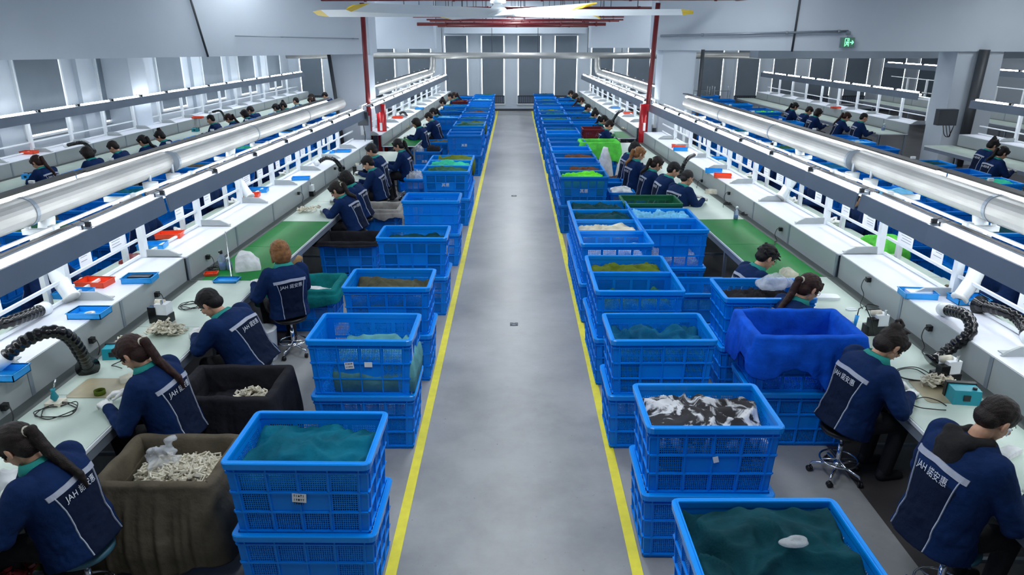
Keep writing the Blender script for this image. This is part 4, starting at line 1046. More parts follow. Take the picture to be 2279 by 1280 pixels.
    for i in (0, 1):
        s = MB(); a = an[i]; s.caps((a.x, a.y-.03, .045), (a.x, a.y+.13, .035), .043, .036, 12); s.caps((a.x, a.y-.03, .045), (a.x, a.y-.01, .09), .042, .045, 12)
        sm = voxel(s, 'shoe', 'shoe', .009, 2)
        for v in sm.vertices: v.co.z = max(.003, v.co.z)
        out['shoe'].append(sm)
    out['glove'] = []
    for (s_, el, wr), sx in zip(arms, (1, -1)):
        fd = ((wr-el).normalized()*.55+Vector((-sx*.45, .7, -.10)).normalized()*.6)
        out['glove'].append(glove_mesh('glove_'+key, wr+(wr-el).normalized()*.012, fd, (-sx*.25, .1, -1), sx, .62, 'glove' if gloves else 'skin'))
    if glasses:
        g = MB()
        for sx in (1, -1):
            g.tube([hd(sx*.033+.021*math.cos(a), .101-.012*abs(math.cos(a)), .002+.016*math.sin(a)) for a in [2*math.pi*k/16 for k in range(17)]], .0018, 6, False)
            g.tube([hd(sx*.054, .092, .006), hd(sx*.078, .05, .008), hd(sx*.082, -.015, .004)], .0018, 6)
        g.tube([hd(-.012, .105, .004), hd(0, .108, .007), hd(.012, .105, .004)], .0018, 6)
        out['glasses'] = g.mesh('glasses', 'black')
    if earbud: out['earbud'] = MB().ell(hd(.092, .008, -.004), (.008, .010, .010), HR, 10, 6).caps(hd(.092, .010, -.006), hd(.090, .018, -.036), .0045, .004, 8).mesh('earbud', 'white', True)
    out['head'] = HC; out['hands'] = [a[2] for a in arms]
    PC[key] = out; return out
def person(key, x, y, sg, label, rz=0, seat=None, far=False, **kw):
    """x, y in U: the stool centre; sg=+1 faces the right benches"""
    m = person_meshes(key, **kw)
    rot = (-math.pi/2 if sg > 0 else math.pi/2)+R(rz)
    p = put('person', m['body'], None, (x*U, y*U, 0), rot); tag(p, label, 'person', None)
    put('jacket', m['jacket'], p); j = p
    put('trousers', m['trousers'], p); put('hair', m['hair'], p); put(m['collar_name'], m['collar'], p)
    if 'hair_tie' in m: put('hair_tie', m['hair_tie'], p)
    if 'stripe' in m: put('reflective_stripe', m['stripe'], p); put('printed_logo', m['logo'], p)
    for q in m['piping']: put('piping', q, p)
    for q in m['glove']: put('glove' if kw.get('gloves', True) else 'hand', q, p)
    for q in m['shoe']: put('shoe', q, p)
    if not far:
        for q in m['eye']: put('eye', q, p)
        for q in m['eyebrow']: put('eyebrow', q, p)
        put('mouth', m['mouth'], p)
        if 'earbud' in m: put('earbud', m['earbud'], p)
        if 'glasses' in m: put('glasses', m['glasses'], p)
    return p
def seat(x, y, sg, label, **kw): stool(x, y, label, rz=random.uniform(0, 6), **kw)
H1 = ((.14, .40, .77), (-.13, .42, .775))
# --- near right
person('r1', .765, 1.09, 1, 'person in navy jacket with black hood, white earbud, seated nearest on the right', rz=8, hair='short', haircol='hair_dark', hood='hoodie', earbud=True, lean=13, head_pitch=34, tall=1.30, bulk=1.16, hands=((.10, .50, .775), (-.20, .42, .775)))
seat(.785, 1.075, 1, 'teal topped chrome stool under the nearest worker on the right', seat='seat_teal')
person('r2', .775, 1.49, 1, 'person with brown hair in a bun and teal collar, seated second on the right', rz=10, hair='bun', haircol='hair_dark', lean=20, head_pitch=42, tall=1.1, bulk=1.1, hands=((.16, .40, .775), (-.10, .42, .775)))
seat(.775, 1.49, 1, 'black chrome stool under the worker with the bun')
person('r3', .745, 1.86, 1, 'person with glasses and long brown ponytail holding a blue tool, right side', rz=18, hair='longtail', haircol='hair_red', glasses=True, lean=18, head_pitch=32, tall=1.08, hands=((.24, .50, .85), (-.10, .40, .775)))
seat(.745, 1.86, 1, 'black chrome stool under the worker with glasses and ponytail')
person('r4', .735, 2.21, 1, 'person with tousled black hair and round glasses by the right green mat', rz=10, hair='tousled', haircol='hair_black', glasses=True, lean=22, head_pitch=30, hands=((.16, .42, .79), (-.14, .36, .775)))
seat(.735, 2.21, 1, 'black chrome stool under the worker with tousled hair')
# --- right group of five
person('r5', .80, 3.52, 1, 'person with short greying hair, nearest of the five workers on the right', rz=25, hair='buzz', haircol='hair_grey', lean=16, head_pitch=24, bulk=1.1, hands=((.20, .42, .79), (-.05, .45, .79)))
person('r6', .765, 3.74, 1, 'person with short black hair, second of the five workers on the right', rz=5, hair='short', haircol='hair_black', lean=16, head_pitch=26, bulk=1.12, tall=1.04)
person('r7', .725, 3.95, 1, 'person with a low ponytail, third of the five workers on the right', rz=8, hair='ponytail', haircol='hair_dark', lean=14, head_pitch=26)
person('r8', .69, 4.22, 1, 'person with brown tied hair, fourth of the five workers on the right', rz=14, hair='ponytail', haircol='hair_brown', lean=8, head_pitch=22, tall=1.06)
person('r9', .70, 4.52, 1, 'person with dark bob, fifth of the five workers on the right', rz=10, hair='bob', haircol='hair_black', lean=12, head_pitch=24)
for i, (x, y) in enumerate(((.80, 3.52), (.765, 3.74), (.725, 3.95), (.69, 4.22), (.70, 4.52))): seat(x, y, 1, 'chrome stool under the %s of the five workers on the right' % ORD[i])
# --- near left
person('l1', -.775, 1.06, -1, 'person with long brown ponytail and white tie, seated nearest on the left', rz=-6, hair='longtail', haircol='hair_dark', lean=18, head_pitch=38, tall=1.08, bulk=1.08, hands=((.12, .40, .78), (-.14, .38, .80)))
seat(-.775, 1.06, -1, 'black chrome stool under the nearest worker on the left', seat='seat_teal')
person('l2', -.765, 1.43, -1, 'person with reddish black ponytail working over the brown mat, left', rz=-8, hair='longtail', haircol='hair_red', lean=18, head_pitch=34, tall=1.1, bulk=1.05, hands=((.10, .44, .775), (-.16, .42, .775)))
seat(-.765, 1.43, -1, 'black chrome stool under the worker at the brown mat')
person('l3', -.72, 1.80, -1, 'heavy set person with short black bowl cut leaning over the left bench', rz=-12, hair='short', haircol='hair_black', lean=32, head_pitch=38, bulk=1.2, tall=1.04, hands=((.06, .50, .79), (-.12, .48, .785)))
seat(-.72, 1.80, -1, 'white topped stool under the heavy set worker on the left', seat='white')
person('l4', -.735, 2.19, -1, 'person with light brown hair seen from behind, sitting upright on the left', rz=-52, hair='bob', haircol='hair_brown', lean=6, head_pitch=14, hands=((.12, .34, .80), (-.26, .30, .80)))
seat(-.735, 2.19, -1, 'chrome stool under the worker seen from behind')
# --- left group of five
person('l5', -.745, 3.28, -1, 'person with tied dark hair, nearest of the five workers on the left', rz=-14, hair='ponytail', haircol='hair_dark', lean=24, head_pitch=34, hands=((.14, .42, .785), (-.12, .46, .785)))
person('l6', -.765, 3.54, -1, 'person with black bob haircut, second of the five workers on the left', rz=-6, hair='bob', haircol='hair_black', lean=20, head_pitch=30)
person('l7', -.755, 3.97, -1, 'person with short dark hair looking down, third of the left five', rz=-4, hair='short', haircol='hair_black', lean=14, head_pitch=26)
person('l8', -.80, 4.30, -1, 'tall person with short hair, fourth of the five workers on the left', rz=-4, hair='short', haircol='hair_grey', lean=12, head_pitch=20, tall=1.12, bulk=1.05)
person('l9', -.69, 4.58, -1, 'person with ponytail beside the red sleeve, fifth of the left five', rz=-4, hair='longtail', haircol='hair_black', lean=10, head_pitch=26, tall=1.06)
for i, (x, y) in enumerate(((-.745, 3.28), (-.765, 3.54), (-.755, 3.97), (-.80, 4.30), (-.69, 4.58))): seat(x, y, -1, 'chrome stool under the %s of the five workers on the left' % ORD[i])
# --- far rows, shared figures
V = [('vr0', dict(hair='ponytail', haircol='hair_black', lean=16, head_pitch=30)), ('vr1', dict(hair='short', haircol='hair_dark', lean=18, head_pitch=32, bulk=1.06)), ('vr2', dict(hair='bob', haircol='hair_dark', lean=14, head_pitch=26)),
     ('vr3', dict(hair='longtail', haircol='hair_red', lean=20, head_pitch=34)), ('vr4', dict(hair='buzz', haircol='hair_black', lean=12, head_pitch=22, tall=1.05)), ('vr5', dict(hair='bun', haircol='hair_black', lean=18, head_pitch=30))]
HN = ['with black ponytail', 'with short dark hair', 'with dark bob', 'with long reddish ponytail', 'with cropped black hair', 'with black hair bun']
def row(pts, sg, where, off=.075, start=0, stools=True):
    for i, (hx, y) in enumerate(pts):
        k = (i*5+start) % 6; key, kw = V[k]; kw = dict(kw, fine=False)
        person(key, hx-sg*off, y-.015, sg, 'person %s, %s seat from the near end of %s' % (HN[k], ORD[i], where), rz=random.uniform(-8, 14)*sg, far=True, **kw)
        if stools: stool(hx-sg*off, y-.015, 'small chrome stool at the %s seat of %s' % (ORD[i], where), rz=random.uniform(0, 6))
row([(.753, 5.8), (.757, 6.17), (.731, 6.66), (.725, 7.09), (.727, 8.1), (.72, 8.63), (.69, 9.1)], 1, 'the far right row', start=1)
row([(-.815, 5.93), (-.757, 6.42), (-.765, 6.81), (-.774, 7.88), (-.755, 8.42), (-.72, 8.8)], -1, 'the far left row', start=2)
row([(-2.69, 4.04), (-2.58, 4.32), (-2.56, 4.62), (-2.51, 4.87), (-2.51, 5.15), (-2.55, 6.1), (-2.47, 6.35), (-2.45, 6.62), (-2.52, 7.0), (-2.36, 7.25), (-2.355, 7.5), (-2.35, 7.85), (-2.25, 8.15), (-2.35, 8.5), (-2.26, 8.8)], -1, 'the left wall row', start=3)
row([(2.95, 4.38), (3.10, 4.72), (2.98, 6.25), (2.92, 6.5), (2.79, 6.75), (2.79, 7.0), (2.81, 7.4)], 1, 'the outer right row', start=0)
# workers across the racks, facing the aisle
def across(pts, sg, where, start=0):
    for i, (x, y) in enumerate(pts):
        k = (i*5+start) % 6; key, kw = V[k]; kw = dict(kw, fine=False)
        person(key, x, y, -sg, 'person %s behind the %s rack, %s from the near end' % (HN[k], where, ORD[i]), rz=random.uniform(-8, 8), far=True, **kw)
        stool(x, y, 'small chrome stool behind the %s rack, %s from the near end' % (where, ORD[i]), rz=random.uniform(0, 6))
across([(1.59, 1.75), (1.58, 2.2), (1.56, 3.1), (1.54, 3.55), (1.52, 4.2)], 1, 'right', 2)
across([(-1.59, 1.7), (-1.58, 2.25), (-1.56, 2.9), (-1.54, 3.5), (-1.52, 4.3)], -1, 'left', 4)
# ------------------------------------------------------------------ hoses, trays, tools and clutter
def P3(px, py, z): x, y = at(px, py, z); return Vector((x*U, y*U, z*U))
def smooth_path(pts, n=10):
    pts = [Vector(p) for p in pts]; out = []
    for i in range(len(pts)-1):
        p0, p1, p2, p3 = pts[max(0, i-1)], pts[i], pts[i+1], pts[min(len(pts)-1, i+2)]
        for k in range(n):
            t = k/n; out.append(.5*((2*p1)+(-p0+p2)*t+(2*p0-5*p1+4*p2-p3)*t*t+(-p0+3*p1-3*p2+p3)*t**3))
    return out+[pts[-1]]
def hose(pts, label, r=.05, nozzle=True, collar=True):
    sp = smooth_path(pts, 16); L = sum((b-a).length for a, b in zip(sp[:-1], sp[1:])); n = int(L/.013); res = []
    acc = 0; tgt = 0; 
    for a, b in zip(sp[:-1], sp[1:]):
        l = (b-a).length
        while tgt <= acc+l and len(res) < n: res.append(a.lerp(b, (tgt-acc)/l if l else 0)); tgt += L/n
        acc += l
    rs = [r*(1.06 if (i//2) % 2 else .90)*(1+.05*noise.noise(p*9)) for i, p in enumerate(res)]
    o = MB().tube(res, rs, 16).obj('fume_hose', 'blackgloss', None, True); tag(o, label, 'hose')
    if nozzle: d = (res[-1]-res[-3]).normalized(); e = res[-1]; MB().tube([e-d*.01, e+d*.02, e+d*.07], [r*1.1, r*1.1, r*1.9], 18).obj('nozzle', 'blackgloss', o, True)
    if collar: d = (res[0]-res[2]).normalized(); e = res[0]; MB().tube([e-d*.03, e+d*.08], [r*1.25, r*1.25], 18).obj('cuff', 'white', o, True)
    return o
hose([P3(8, 797, .325), P3(60, 757, .36), P3(115, 738, .37), P3(155, 752, .34), P3(182, 790, .28), P3(193, 812, .235)], 'thick black corrugated hose arching over the near left shelf')
hose([P3(92, 690, .31), P3(60, 702, .32), P3(20, 716, .325), P3(-25, 728, .32)], 'black corrugated hose at the left frame edge, behind the shelf', nozzle=False)
hose([P3(2108, 690, .315), P3(2150, 703, .335), P3(2160, 738, .31), P3(2120, 772, .265), P3(2088, 798, .235)], 'bent black corrugated hose dropping to the near right bench')
hose([P3(2290, 752, .30), P3(2268, 712, .315), P3(2230, 692, .325), P3(2190, 682, .315)], 'black corrugated hose with funnel at the right frame edge')
hose([P3(708, 362, .31), P3(725, 352, .335), P3(745, 356, .33), P3(758, 372, .28)], 'black hose arching over the left shelf at the five workers', .04)
hose([P3(1545, 345, .33), P3(1532, 352, .33), P3(1522, 366, .30), P3(1515, 388, .24)], 'black hose curving down behind the five right workers', .04)
hose([P3(886, 255, .32), P3(898, 250, .335), P3(908, 262, .27)], 'black hose bending over the far left shelf', .04)
hose([P3(1386, 245, .34), P3(1375, 252, .32), P3(1364, 268, .24)], 'black hose bending over the far right shelf', .04)
hose([P3(150, 323, .32), P3(185, 318, .34), P3(205, 335, .27)], 'black hose over the left wall row shelf', .04)
hose([P3(470, 250, .32), P3(490, 247, .33), P3(500, 262, .26)], 'second black hose over the left wall row shelf', .035)
# white fabric drops from the ducts
def drop(pts, label, r=.07):
    sp = smooth_path(pts, 8); rs = [r*(1+.10*noise.noise(p*12)) for p in sp]
    o = MB().tube(sp, rs, 14).obj('duct_drop', 'white', None, True); tag(o, label, 'duct')
    MB().tube([sp[-2], sp[-1]], [r*1.12]*2, 14).obj('strap', 'whitecloth', o, True)
def dl_(sg, Y, y2, lab, zb=.31, xb=None):
    X = (BX+.045+sh(Y))*sg; drop([(X*U, Y*U, .515*U), (X*U-sg*.03, (Y-.04)*U, .44*U), ((X-sg*.05)*U, (y2+.03)*U, .37*U), ((X-sg*.10)*U, y2*U, zb*U)], lab)
dl_(1, 2.02, 1.88, 'white fabric duct drop above the near right hose'); dl_(-1, 2.0, 1.88, 'white fabric duct drop above the near left shelf')
dl_(1, 3.3, 3.2, 'white fabric duct drop farther along the right rack'); dl_(-1, 3.3, 3.2, 'white fabric duct drop farther along the left rack')
def cup(sg, Y, lab):
    X = (BX+.03+sh(Y))*sg
    o = MB().lathe([(.02, -.15), (.06, -.13), (.085, -.08), (.09, 0), (.02, .01)], 20).obj('filter_cup', 'white', None, True, loc=(X*U, Y*U, .505*U)); tag(o, lab, 'filter cup')
    MB().lathe([(.02, 0), (.02, .12)], 10).obj('stem', 'grey', o)
cup(1, 2.62, 'nearer round white cup hanging under the right duct'); cup(1, 2.76, 'farther round white cup hanging under the right duct')
cup(-1, 2.55, 'nearer round white cup hanging under the left duct'); cup(-1, 2.72, 'farther round white cup hanging under the left duct')
# sheets hung on the rack rails
for sg in (-1, 1):
    y0 = .25 if sg < 0 else .295; ns = 0
    for k in range(2, 13 if sg > 0 else 12):
        for j in (0, 1) if k % 3 else (0,):
            Y = y0+(k+.28+.42*j)*LM; X = (NB+.402+sh(Y))*sg
            if random.random() < .15: continue
            w_, h_ = (.30, .21) if (k+j) % 2 else (.21, .29)
            o = empty('instruction_sheet', (X*U, Y*U, .355*U+.01)); tag(o, '%s white printed sheet from the near end of the near %s rack' % (ORD[min(23, ns)], side(sg)), 'sheet', 'sheets on the %s rack' % side(sg)); ns += 1
            MB().box((-.002, -w_/2, 0), (.002, w_/2, h_)).obj('paper', 'paper', o)
            m = MB(); 
            for l in range(5): m.box((-.0035, -w_*.38, h_*(.2+.14*l)), (.0035, w_*(.1+.25*random.random()), h_*(.2+.14*l)+.006))
            m.obj('print', 'grey', o)
# trays
def tray(px, py, mt, label, w_=.30, d=.20, h=.06, rz=0, z=.292, stuff=None):
    p = P3(px, py, z+.006); o = empty('parts_tray', p, R(rz)); tag(o, label, 'tray'); t = .006
    m = MB(); m.box((-w_/2, -d/2, 0), (w_/2, d/2, t))
    for a, b in (((-w_/2, -d/2), (w_/2, -d/2+t)), ((-w_/2, d/2-t), (w_/2, d/2)), ((-w_/2, -d/2), (-w_/2+t, d/2)), ((w_/2-t, -d/2), (w_/2, d/2))): m.box((a[0], a[1], 0), (b[0], b[1], h))
    m.obj('body', mt, o)
    q = MB(); e = .008
    for a, b in (((-w_/2-e, -d/2-e), (w_/2+e, -d/2+t)), ((-w_/2-e, d/2-t), (w_/2+e, d/2+e)), ((-w_/2-e, -d/2), (-w_/2+t, d/2)), ((w_/2-t, -d/2), (w_/2+e, d/2))): q.box((a[0], a[1], h-.006), (b[0], b[1], h))
    q.obj('rim', mt, o); o.location.z = z*U
    if stuff == 'roll':
        r_ = MB(); n = 22; rp = [(.022, 0), (.045, 0), (.045, .022), (.022, .022)]
        vs = [(r*math.cos(2*math.pi*k/n), r*math.sin(2*math.pi*k/n), z_) for r, z_ in rp for k in range(n)]
        r_.add(vs, [(i*n+k, i*n+(k+1) % n, ((i+1) % 4)*n+(k+1) % n, ((i+1) % 4)*n+k) for i in range(4) for k in range(n)])
        tag(put('tape_roll', r_.mesh('tape_roll', 'cream', True), None, (p.x, p.y, z*U+.008)), 'small tape roll lying in the blue tray, near left shelf', 'tape')
TR = [(200, 698, 'blue_tray', 'nearest blue tray on the left shelf, holding a tape roll', 0, 'roll'), (312, 621, 'blue_tray', 'blue tray with black bits, second on the left shelf', 4, None),
      (212, 630, 'orange_tray', 'orange tray by the rack post on the left shelf', -4, None), (165, 655, 'blue_tray', 'blue tray beside the orange tray, left shelf', -4, None),
      (340, 548, 'blue_tray', 'blue tray stacked with papers, third rack bay left', 8, None), (378, 524, 'orange_tray', 'orange tray in the third rack bay left', 8, None), (555, 436, 'orange_tray', 'orange tray in the fourth rack bay left', 6, None), (575, 424, 'blue_tray', 'blue tray behind the orange one, fourth rack bay left', 6, None),
      (670, 397, 'blue_tray', 'flat blue tray on the left shelf before the five workers', 10, None), (730, 338, 'blue_tray', 'flat blue tray on the left shelf by the hose', 6, None), (765, 336, 'blue_tray', 'pale blue tray on the left shelf past the hose', 0, None),
      (5, 832, 'blue_tray', 'blue tray cut by the left frame edge', 0, None), (2042, 655, 'blue_tray', 'blue tray lined with papers on the near right shelf', -6, None), (2155, 668, 'blue_tray', 'blue tray behind the duct drop, right rack', 0, None),
      (1608, 392, 'orange_tray', 'orange tray on the right shelf by the five workers', -14, None), (1588, 381, 'blue_tray', 'blue tray next to the orange one on the right shelf', -14, None), (1510, 326, 'orange_tray', 'red orange tray near the right column', -10, None), (1514, 333, 'blue_tray', 'blue tray near the right column', -10, None),
      (1600, 352, 'blue_tray', 'pale blue tray against the right rack post', -6, None), (885, 262, 'orange_tray', 'coral tray at the near end of the far left shelf', 0, None), (934, 242, 'blue_tray', 'violet blue tray on the far left shelf', 0, None), (1398, 252, 'orange_tray', 'pink tray on the far right shelf', 0, None), (1370, 240, 'blue_tray', 'pale tray on the far right shelf', 0, None),
      (65, 340, 'orange_tray', 'small red tray on the left wall shelf', 0, None), (440, 262, 'orange_tray', 'second red tray on the left wall shelf', 0, None), (1860, 240, 'orange_tray', 'red tray on the outer right shelf', 0, None)]
for px, py, mt, lb, rz, st in TR: tray(px, py, mt, lb, rz=rz, stuff=st, h=.045 if 'flat' in lb or 'pale' in lb else .06)
for i, (px, py) in enumerate(((315, 618), (2042, 652))):
    tag(put('paper_stack', MB().box((-.11, -.07, 0), (.11, .07, .03)).mesh('paper_stack', 'paper' if i else 'black'), None, P3(px, py, .296)), ('white paper stack in the near right blue tray' if i else 'black block in the second left blue tray'), 'papers' if i else 'block')
# soldering stations and other bench devices
ZT = .21
def station(px, py, label, col='teal_box', rz=0, big=1.0):
    o = empty('solder_station', P3(px, py, ZT), R(rz)); tag(o, label, 'soldering station'); s = big
    MB().hexa([(-.09*s, -.06*s, 0), (.09*s, -.06*s, 0), (.09*s, .06*s, 0), (-.09*s, .06*s, 0), (-.085*s, -.05*s, .10*s), (.085*s, -.05*s, .10*s), (.085*s, .06*s, .10*s), (-.085*s, .06*s, .10*s)]).obj('case', col, o)
    MB().box((-.095*s, .055*s, 0), (.095*s, .09*s, .11*s)).obj('back', 'black', o); MB().lathe([(.016, 0), (.016, .016), (.012, .02)], 12, (0, 0, 0)).obj('knob', 'black', o).location = (.05*s, -.02*s, .10*s)
    MB().box((-.03, -.062*s, .03*s), (.02, -.055*s, .07*s)).obj('display', 'black', o)
    return o
station(258, 795, 'teal soldering station behind the brown mat, near left', rz=8); station(2142, 893, 'turquoise soldering station beside the nearest right worker', rz=-8, big=1.15)
station(62, 398, 'blue soldering station at the left frame edge, wall row', 'blue_tray'); station(435, 293, 'dark teal soldering station on the left wall row bench', 'teal_box')
def device(px, py, label, rz=0):
    o = empty('tin_feeder', P3(px, py, ZT), R(rz)); tag(o, label, 'bench device')
    MB().box((-.10, -.06, 0), (.10, .06, .09)).obj('base', 'black', o); MB().box((-.03, -.05, .09), (.09, .06, .20)).obj('box', 'white', o); MB().box((-.10, -.062, .0), (-.02, .0, .17)).obj('cover', 'blackgloss', o)
    MB().tube([(-.05, .02, .20), (.04, .02, .20)], .03, 14).obj('reel', 'cream', o, True); MB().lathe([(.012, 0), (.012, .05)], 8).obj('lever', 'chrome', o).location = (.05, -.04, .20)
device(362, 716, 'black and white tin feeder before the heavy set worker', -6); device(1946, 742, 'black and white metal feeder left of the bun worker', 6)
device(688, 436, 'small black bench device by the left five workers', 0); device(873, 298, 'black bench device at the far left green table', 0); device(2100, 850, 'dark tool box behind the turquoise station', 10); device(798, 388, 'black and white bench device between the left five workers', 0)
# mats
def flat(name, px, py, w_, d, mt, label, cat, rz=0, h=.003, z=ZT):
    m = MB(); n = 6; r = .04; pts = []
    for cx, cy, a0_ in ((w_/2-r, d/2-r, 0), (-w_/2+r, d/2-r, 90), (-w_/2+r, -d/2+r, 180), (w_/2-r, -d/2+r, 270)):
        for k in range(n): a = R(a0_+90*k/(n-1)); pts.append((cx+r*math.cos(a), cy+r*math.sin(a)))
    k = len(pts); m.add([(x, y, 0) for x, y in pts]+[(x, y, h) for x, y in pts], [tuple(range(k))[::-1], tuple(range(k, 2*k))]+[(i, (i+1) % k, (i+1) % k+k, i+k) for i in range(k)])
    o = m.obj(name, mt, None, False, loc=P3(px, py, z)+Vector((0, 0, .001)), rz=R(rz)); tag(o, label, cat); return o
flat('cutting_mat', 225, 864, .40, .34, 'mat_brown', 'brown rounded cutting mat on the near left bench', 'mat', 0)
flat('cutting_mat', 2090, 872, .34, .40, 'mat_brown', 'tan cutting mat on the near right bench', 'mat', -6)
flat('tray_lid', 1835, 664, .30, .14, 'white', 'white rounded tray beside the worker with glasses', 'tray', -4, .03)
flat('plate', 1895, 690, .12, .07, 'white', 'small white plate near the blue tool, right bench', 'plate', 0, .012)
r_ = MB(); n = 24; rp = [(.034, 0), (.042, 0), (.042, .035), (.034, .035)]
r_.add([(r*math.cos(2*math.pi*k/n), r*math.sin(2*math.pi*k/n), z_) for r, z_ in rp for k in range(n)], [(i*n+k, i*n+(k+1) % n, ((i+1) % 4)*n+(k+1) % n, ((i+1) % 4)*n+k) for i in range(4) for k in range(n)])
tag(put('tape_ring', r_.mesh('tape_ring', 'cloth_moss', True), None, P3(223, 878, ZT)+Vector((0, 0, .004))), 'olive green tape ring on the brown cutting mat', 'tape')
# cables
def cable(pts, label, r=.0042, plug=None):
    sp = smooth_path(pts, 8); o = MB().tube(sp, r, 6).obj('cable', 'black', None, True); tag(o, label, 'cable')
    if plug: MB().box((-.02, -.025, -.025), (.02, .025, .025)).obj('plug', 'black', o).location = sp[0]
    return o
def coil(px, py, label, seed, L=.22, z=ZT, turns=3):
    rd = random.Random(seed); c = P3(px, py, z); pts = []
    for i in range(turns*7): a = i*.9; pts.append(c+Vector((L*(.35+.25*rd.random())*math.cos(a)*1.2, L*(.35+.3*rd.random())*math.sin(a), .006+.010*(i % 3))))
    cable(pts, label)
coil(130, 918, 'loose black cable coil on the nearest left bench', 1, .24); coil(425, 683, 'tangled black cable before the heavy set worker', 2, .18); coil(2030, 838, 'black cable loop beside the worker with the bun', 3, .25, turns=2); coil(2075, 905, 'dark green cable loop on the near right bench', 4, .22, turns=1)
coil(1945, 690, 'thin black cable by the blue lit tool', 5, .16, turns=1); coil(1660, 478, 'black cable tangle by the bottle, right bench', 6, .14); coil(480, 600, 'black cable tangle behind the spray bottle, left bench', 7, .14); coil(270, 815, 'short black lead by the teal station', 8, .12, turns=1)
coil(1620, 455, 'black lead tangle under the shelf, right bench', 9, .12)
for i, (px, py, sg) in enumerate(((205, 757, -1), (350, 655, -1), (665, 430, -1), (463, 572, -1), (745, 365, -1), (1512, 455, 1), (1737, 510, 1), (1932, 622, 1), (2068, 730, 1), (1622, 430, 1), (1560, 420, 1), (25, 960, -1))):
    X = (NB+.261)*sg; # find the panel point under this pixel
    v = cam.rotation_euler.to_matrix() @ Vector(((px-1139.5)/FPX, -(py-640)/FPX, -1)); 
    t = (X-sg*.012)/v.x; Y = v.y*t; t = ((NB+.261+sh(Y))*sg-sg*.012)/v.x; p = Vector((v.x*t*U, v.y*t*U, U+v.z*t*U)); p.z = max(.80, min(.94, p.z))
    cable([p, p+Vector((-sg*.05, -.02, .01)), p+Vector((-sg*.09, -.06, -.06)), p+Vector((-sg*.07, -.10, -.14)), Vector((p.x-sg*.12, p.y-.16, .722)), Vector((p.x-sg*.16, p.y-.30, .722))], 'black plug and lead, %s on the %s back panel' % (ORD[i % 12], side(sg)), .0045, True)
# white cloth, parts and bottles
heap(*at(553, 598, ZT), ZT+.02, .30, .24, 'cloth_white', 'white cloth bag on the bench before the brown haired worker', .05, 401, 'cloth_bag', 20, n=24, crown=.12)
heap(*at(1755, 612, ZT), ZT+.01, .20, .16, 'cloth_cream', 'cream glove piece in the hands of the tousled worker', .03, 402, 'glove_piece', n=20, crown=.06)
heap(*at(1590, 430, ZT), ZT+.01, .34, .22, 'cloth_cream', 'cream sleeve fabric before the greying worker', .03, 403, 'fabric_piece', -20, n=24, crown=.05)
heap(*at(2245, 1010, ZT), ZT+.006, .18, .10, 'cloth_white', 'white ribbed glove held by the nearest right worker', .01, 404, 'glove_piece', 30, n=20, crown=.025)
heap(*at(20, 1075, ZT), ZT+.01, .26, .18, 'cloth_white', 'white cloth on the nearest left bench by the frame edge', .02, 405, 'fabric_piece', 10, n=20, crown=.04)
heap(*at(295, 845, ZT), ZT+.008, .20, .12, 'cloth_cream', 'cream wire harness held over the brown mat', .02, 406, 'harness', 30, n=20, crown=.03)
def pile(px, py, n, label, w_=.2, d=.16, seed=1, z=ZT): 
    x, y = at(px, py, z); o = scraps('part_pile', x, y, z+.012, w_, d, n, label, seed, .03)
pile(370, 742, 46, 'cream clip pile beside the tin feeder, left bench', .26, .20, 11); pile(2090, 862, 26, 'thin pink and white strips on the tan mat', .2, .12, 12); pile(690, 472, 22, 'scattered white bits on the pale left bench', .3, .2, 13); pile(1685, 470, 20, 'white parts beside the bottle on the right bench', .2, .14, 14)
pile(290, 770, 20, 'white parts tray behind the reddish ponytail worker', .22, .1, 15); pile(900, 285, 24, 'white parts at the far left green table', .3, .3, 16); pile(1395, 290, 20, 'white parts at the far right table end', .3, .3, 17)
def bottle(px, py, label, h=.2, r=.035, cap='white', liquid='blue_tray'):
    o = empty('bottle', P3(px, py, ZT)); tag(o, label, 'bottle')
    MB().lathe([(r*.9, 0), (r, .01), (r, h*.6), (r*.4, h*.78), (r*.35, h*.85)], 18).obj('body', 'frost', o, True); MB().lathe([(r*.85, .006), (r*.9, h*.35)], 16).obj('liquid', liquid, o, True)
    MB().lathe([(r*.42, h*.84), (r*.42, h), (r*.2, h*1.02)], 12).obj('cap', cap, o, True); m = MB(); m.box((-.008, -.06, h*.95), (.008, .0, h*1.03)); m.obj('spout', cap, o)
bottle(497, 600, 'spray bottle with blue liquid on the left bench', .24, .045, 'black'); bottle(1637, 488, 'white topped bottle on the right bench', .2, .035); bottle(1965, 290, 'clear bottle on the outer right bench', .2, .05); bottle(512, 600, 'small clear bottle next to the spray bottle', .16, .03, 'white')
tray(505, 622, 'blue_tray', 'blue tray under the bottles on the left bench', .26, .16, .03, 0, ZT); tray(470, 608, 'orange_tray', 'orange dish on the left bench by the cable tangle', .14, .10, .03, 10, ZT)
m = MB(); p = P3(515, 618, ZT); m.lathe([(.04, 0), (.04, .01), (.006, .015), (.006, .55), (.003, .56)], 12); o = m.obj('thin_stand', 'chrome', None, True, loc=p); tag(o, 'thin upright metal rod standing on the left bench', 'stand')
# lit blue tool in the hand of r3
tp = Vector((.935*U, 1.835*U, .84)); o = MB().tube([tp, tp+Vector((.02, .02, .10))], [.014, .018], 12).obj('blue_tool', 'blue_tray', None, True); tag(o, 'small bright blue electric tool held upright on the right bench', 'tool'); MB().tube([tp+Vector((.02, .02, .10)), tp+Vector((.03, .03, .16)), tp+Vector((.10, .06, .18)), tp+Vector((.16, .02, .05)), tp+Vector((.18, -.03, -.08))], .005, 6).obj('lead', 'black', o, True)
tp = P3(35, 1020, .27); o = MB().tube([tp, tp+Vector((-.02, -.03, .09))], [.016, .022], 12).obj('teal_tool', 'teal_box', None, True); tag(o, 'teal hand tool held by the nearest left worker', 'tool')
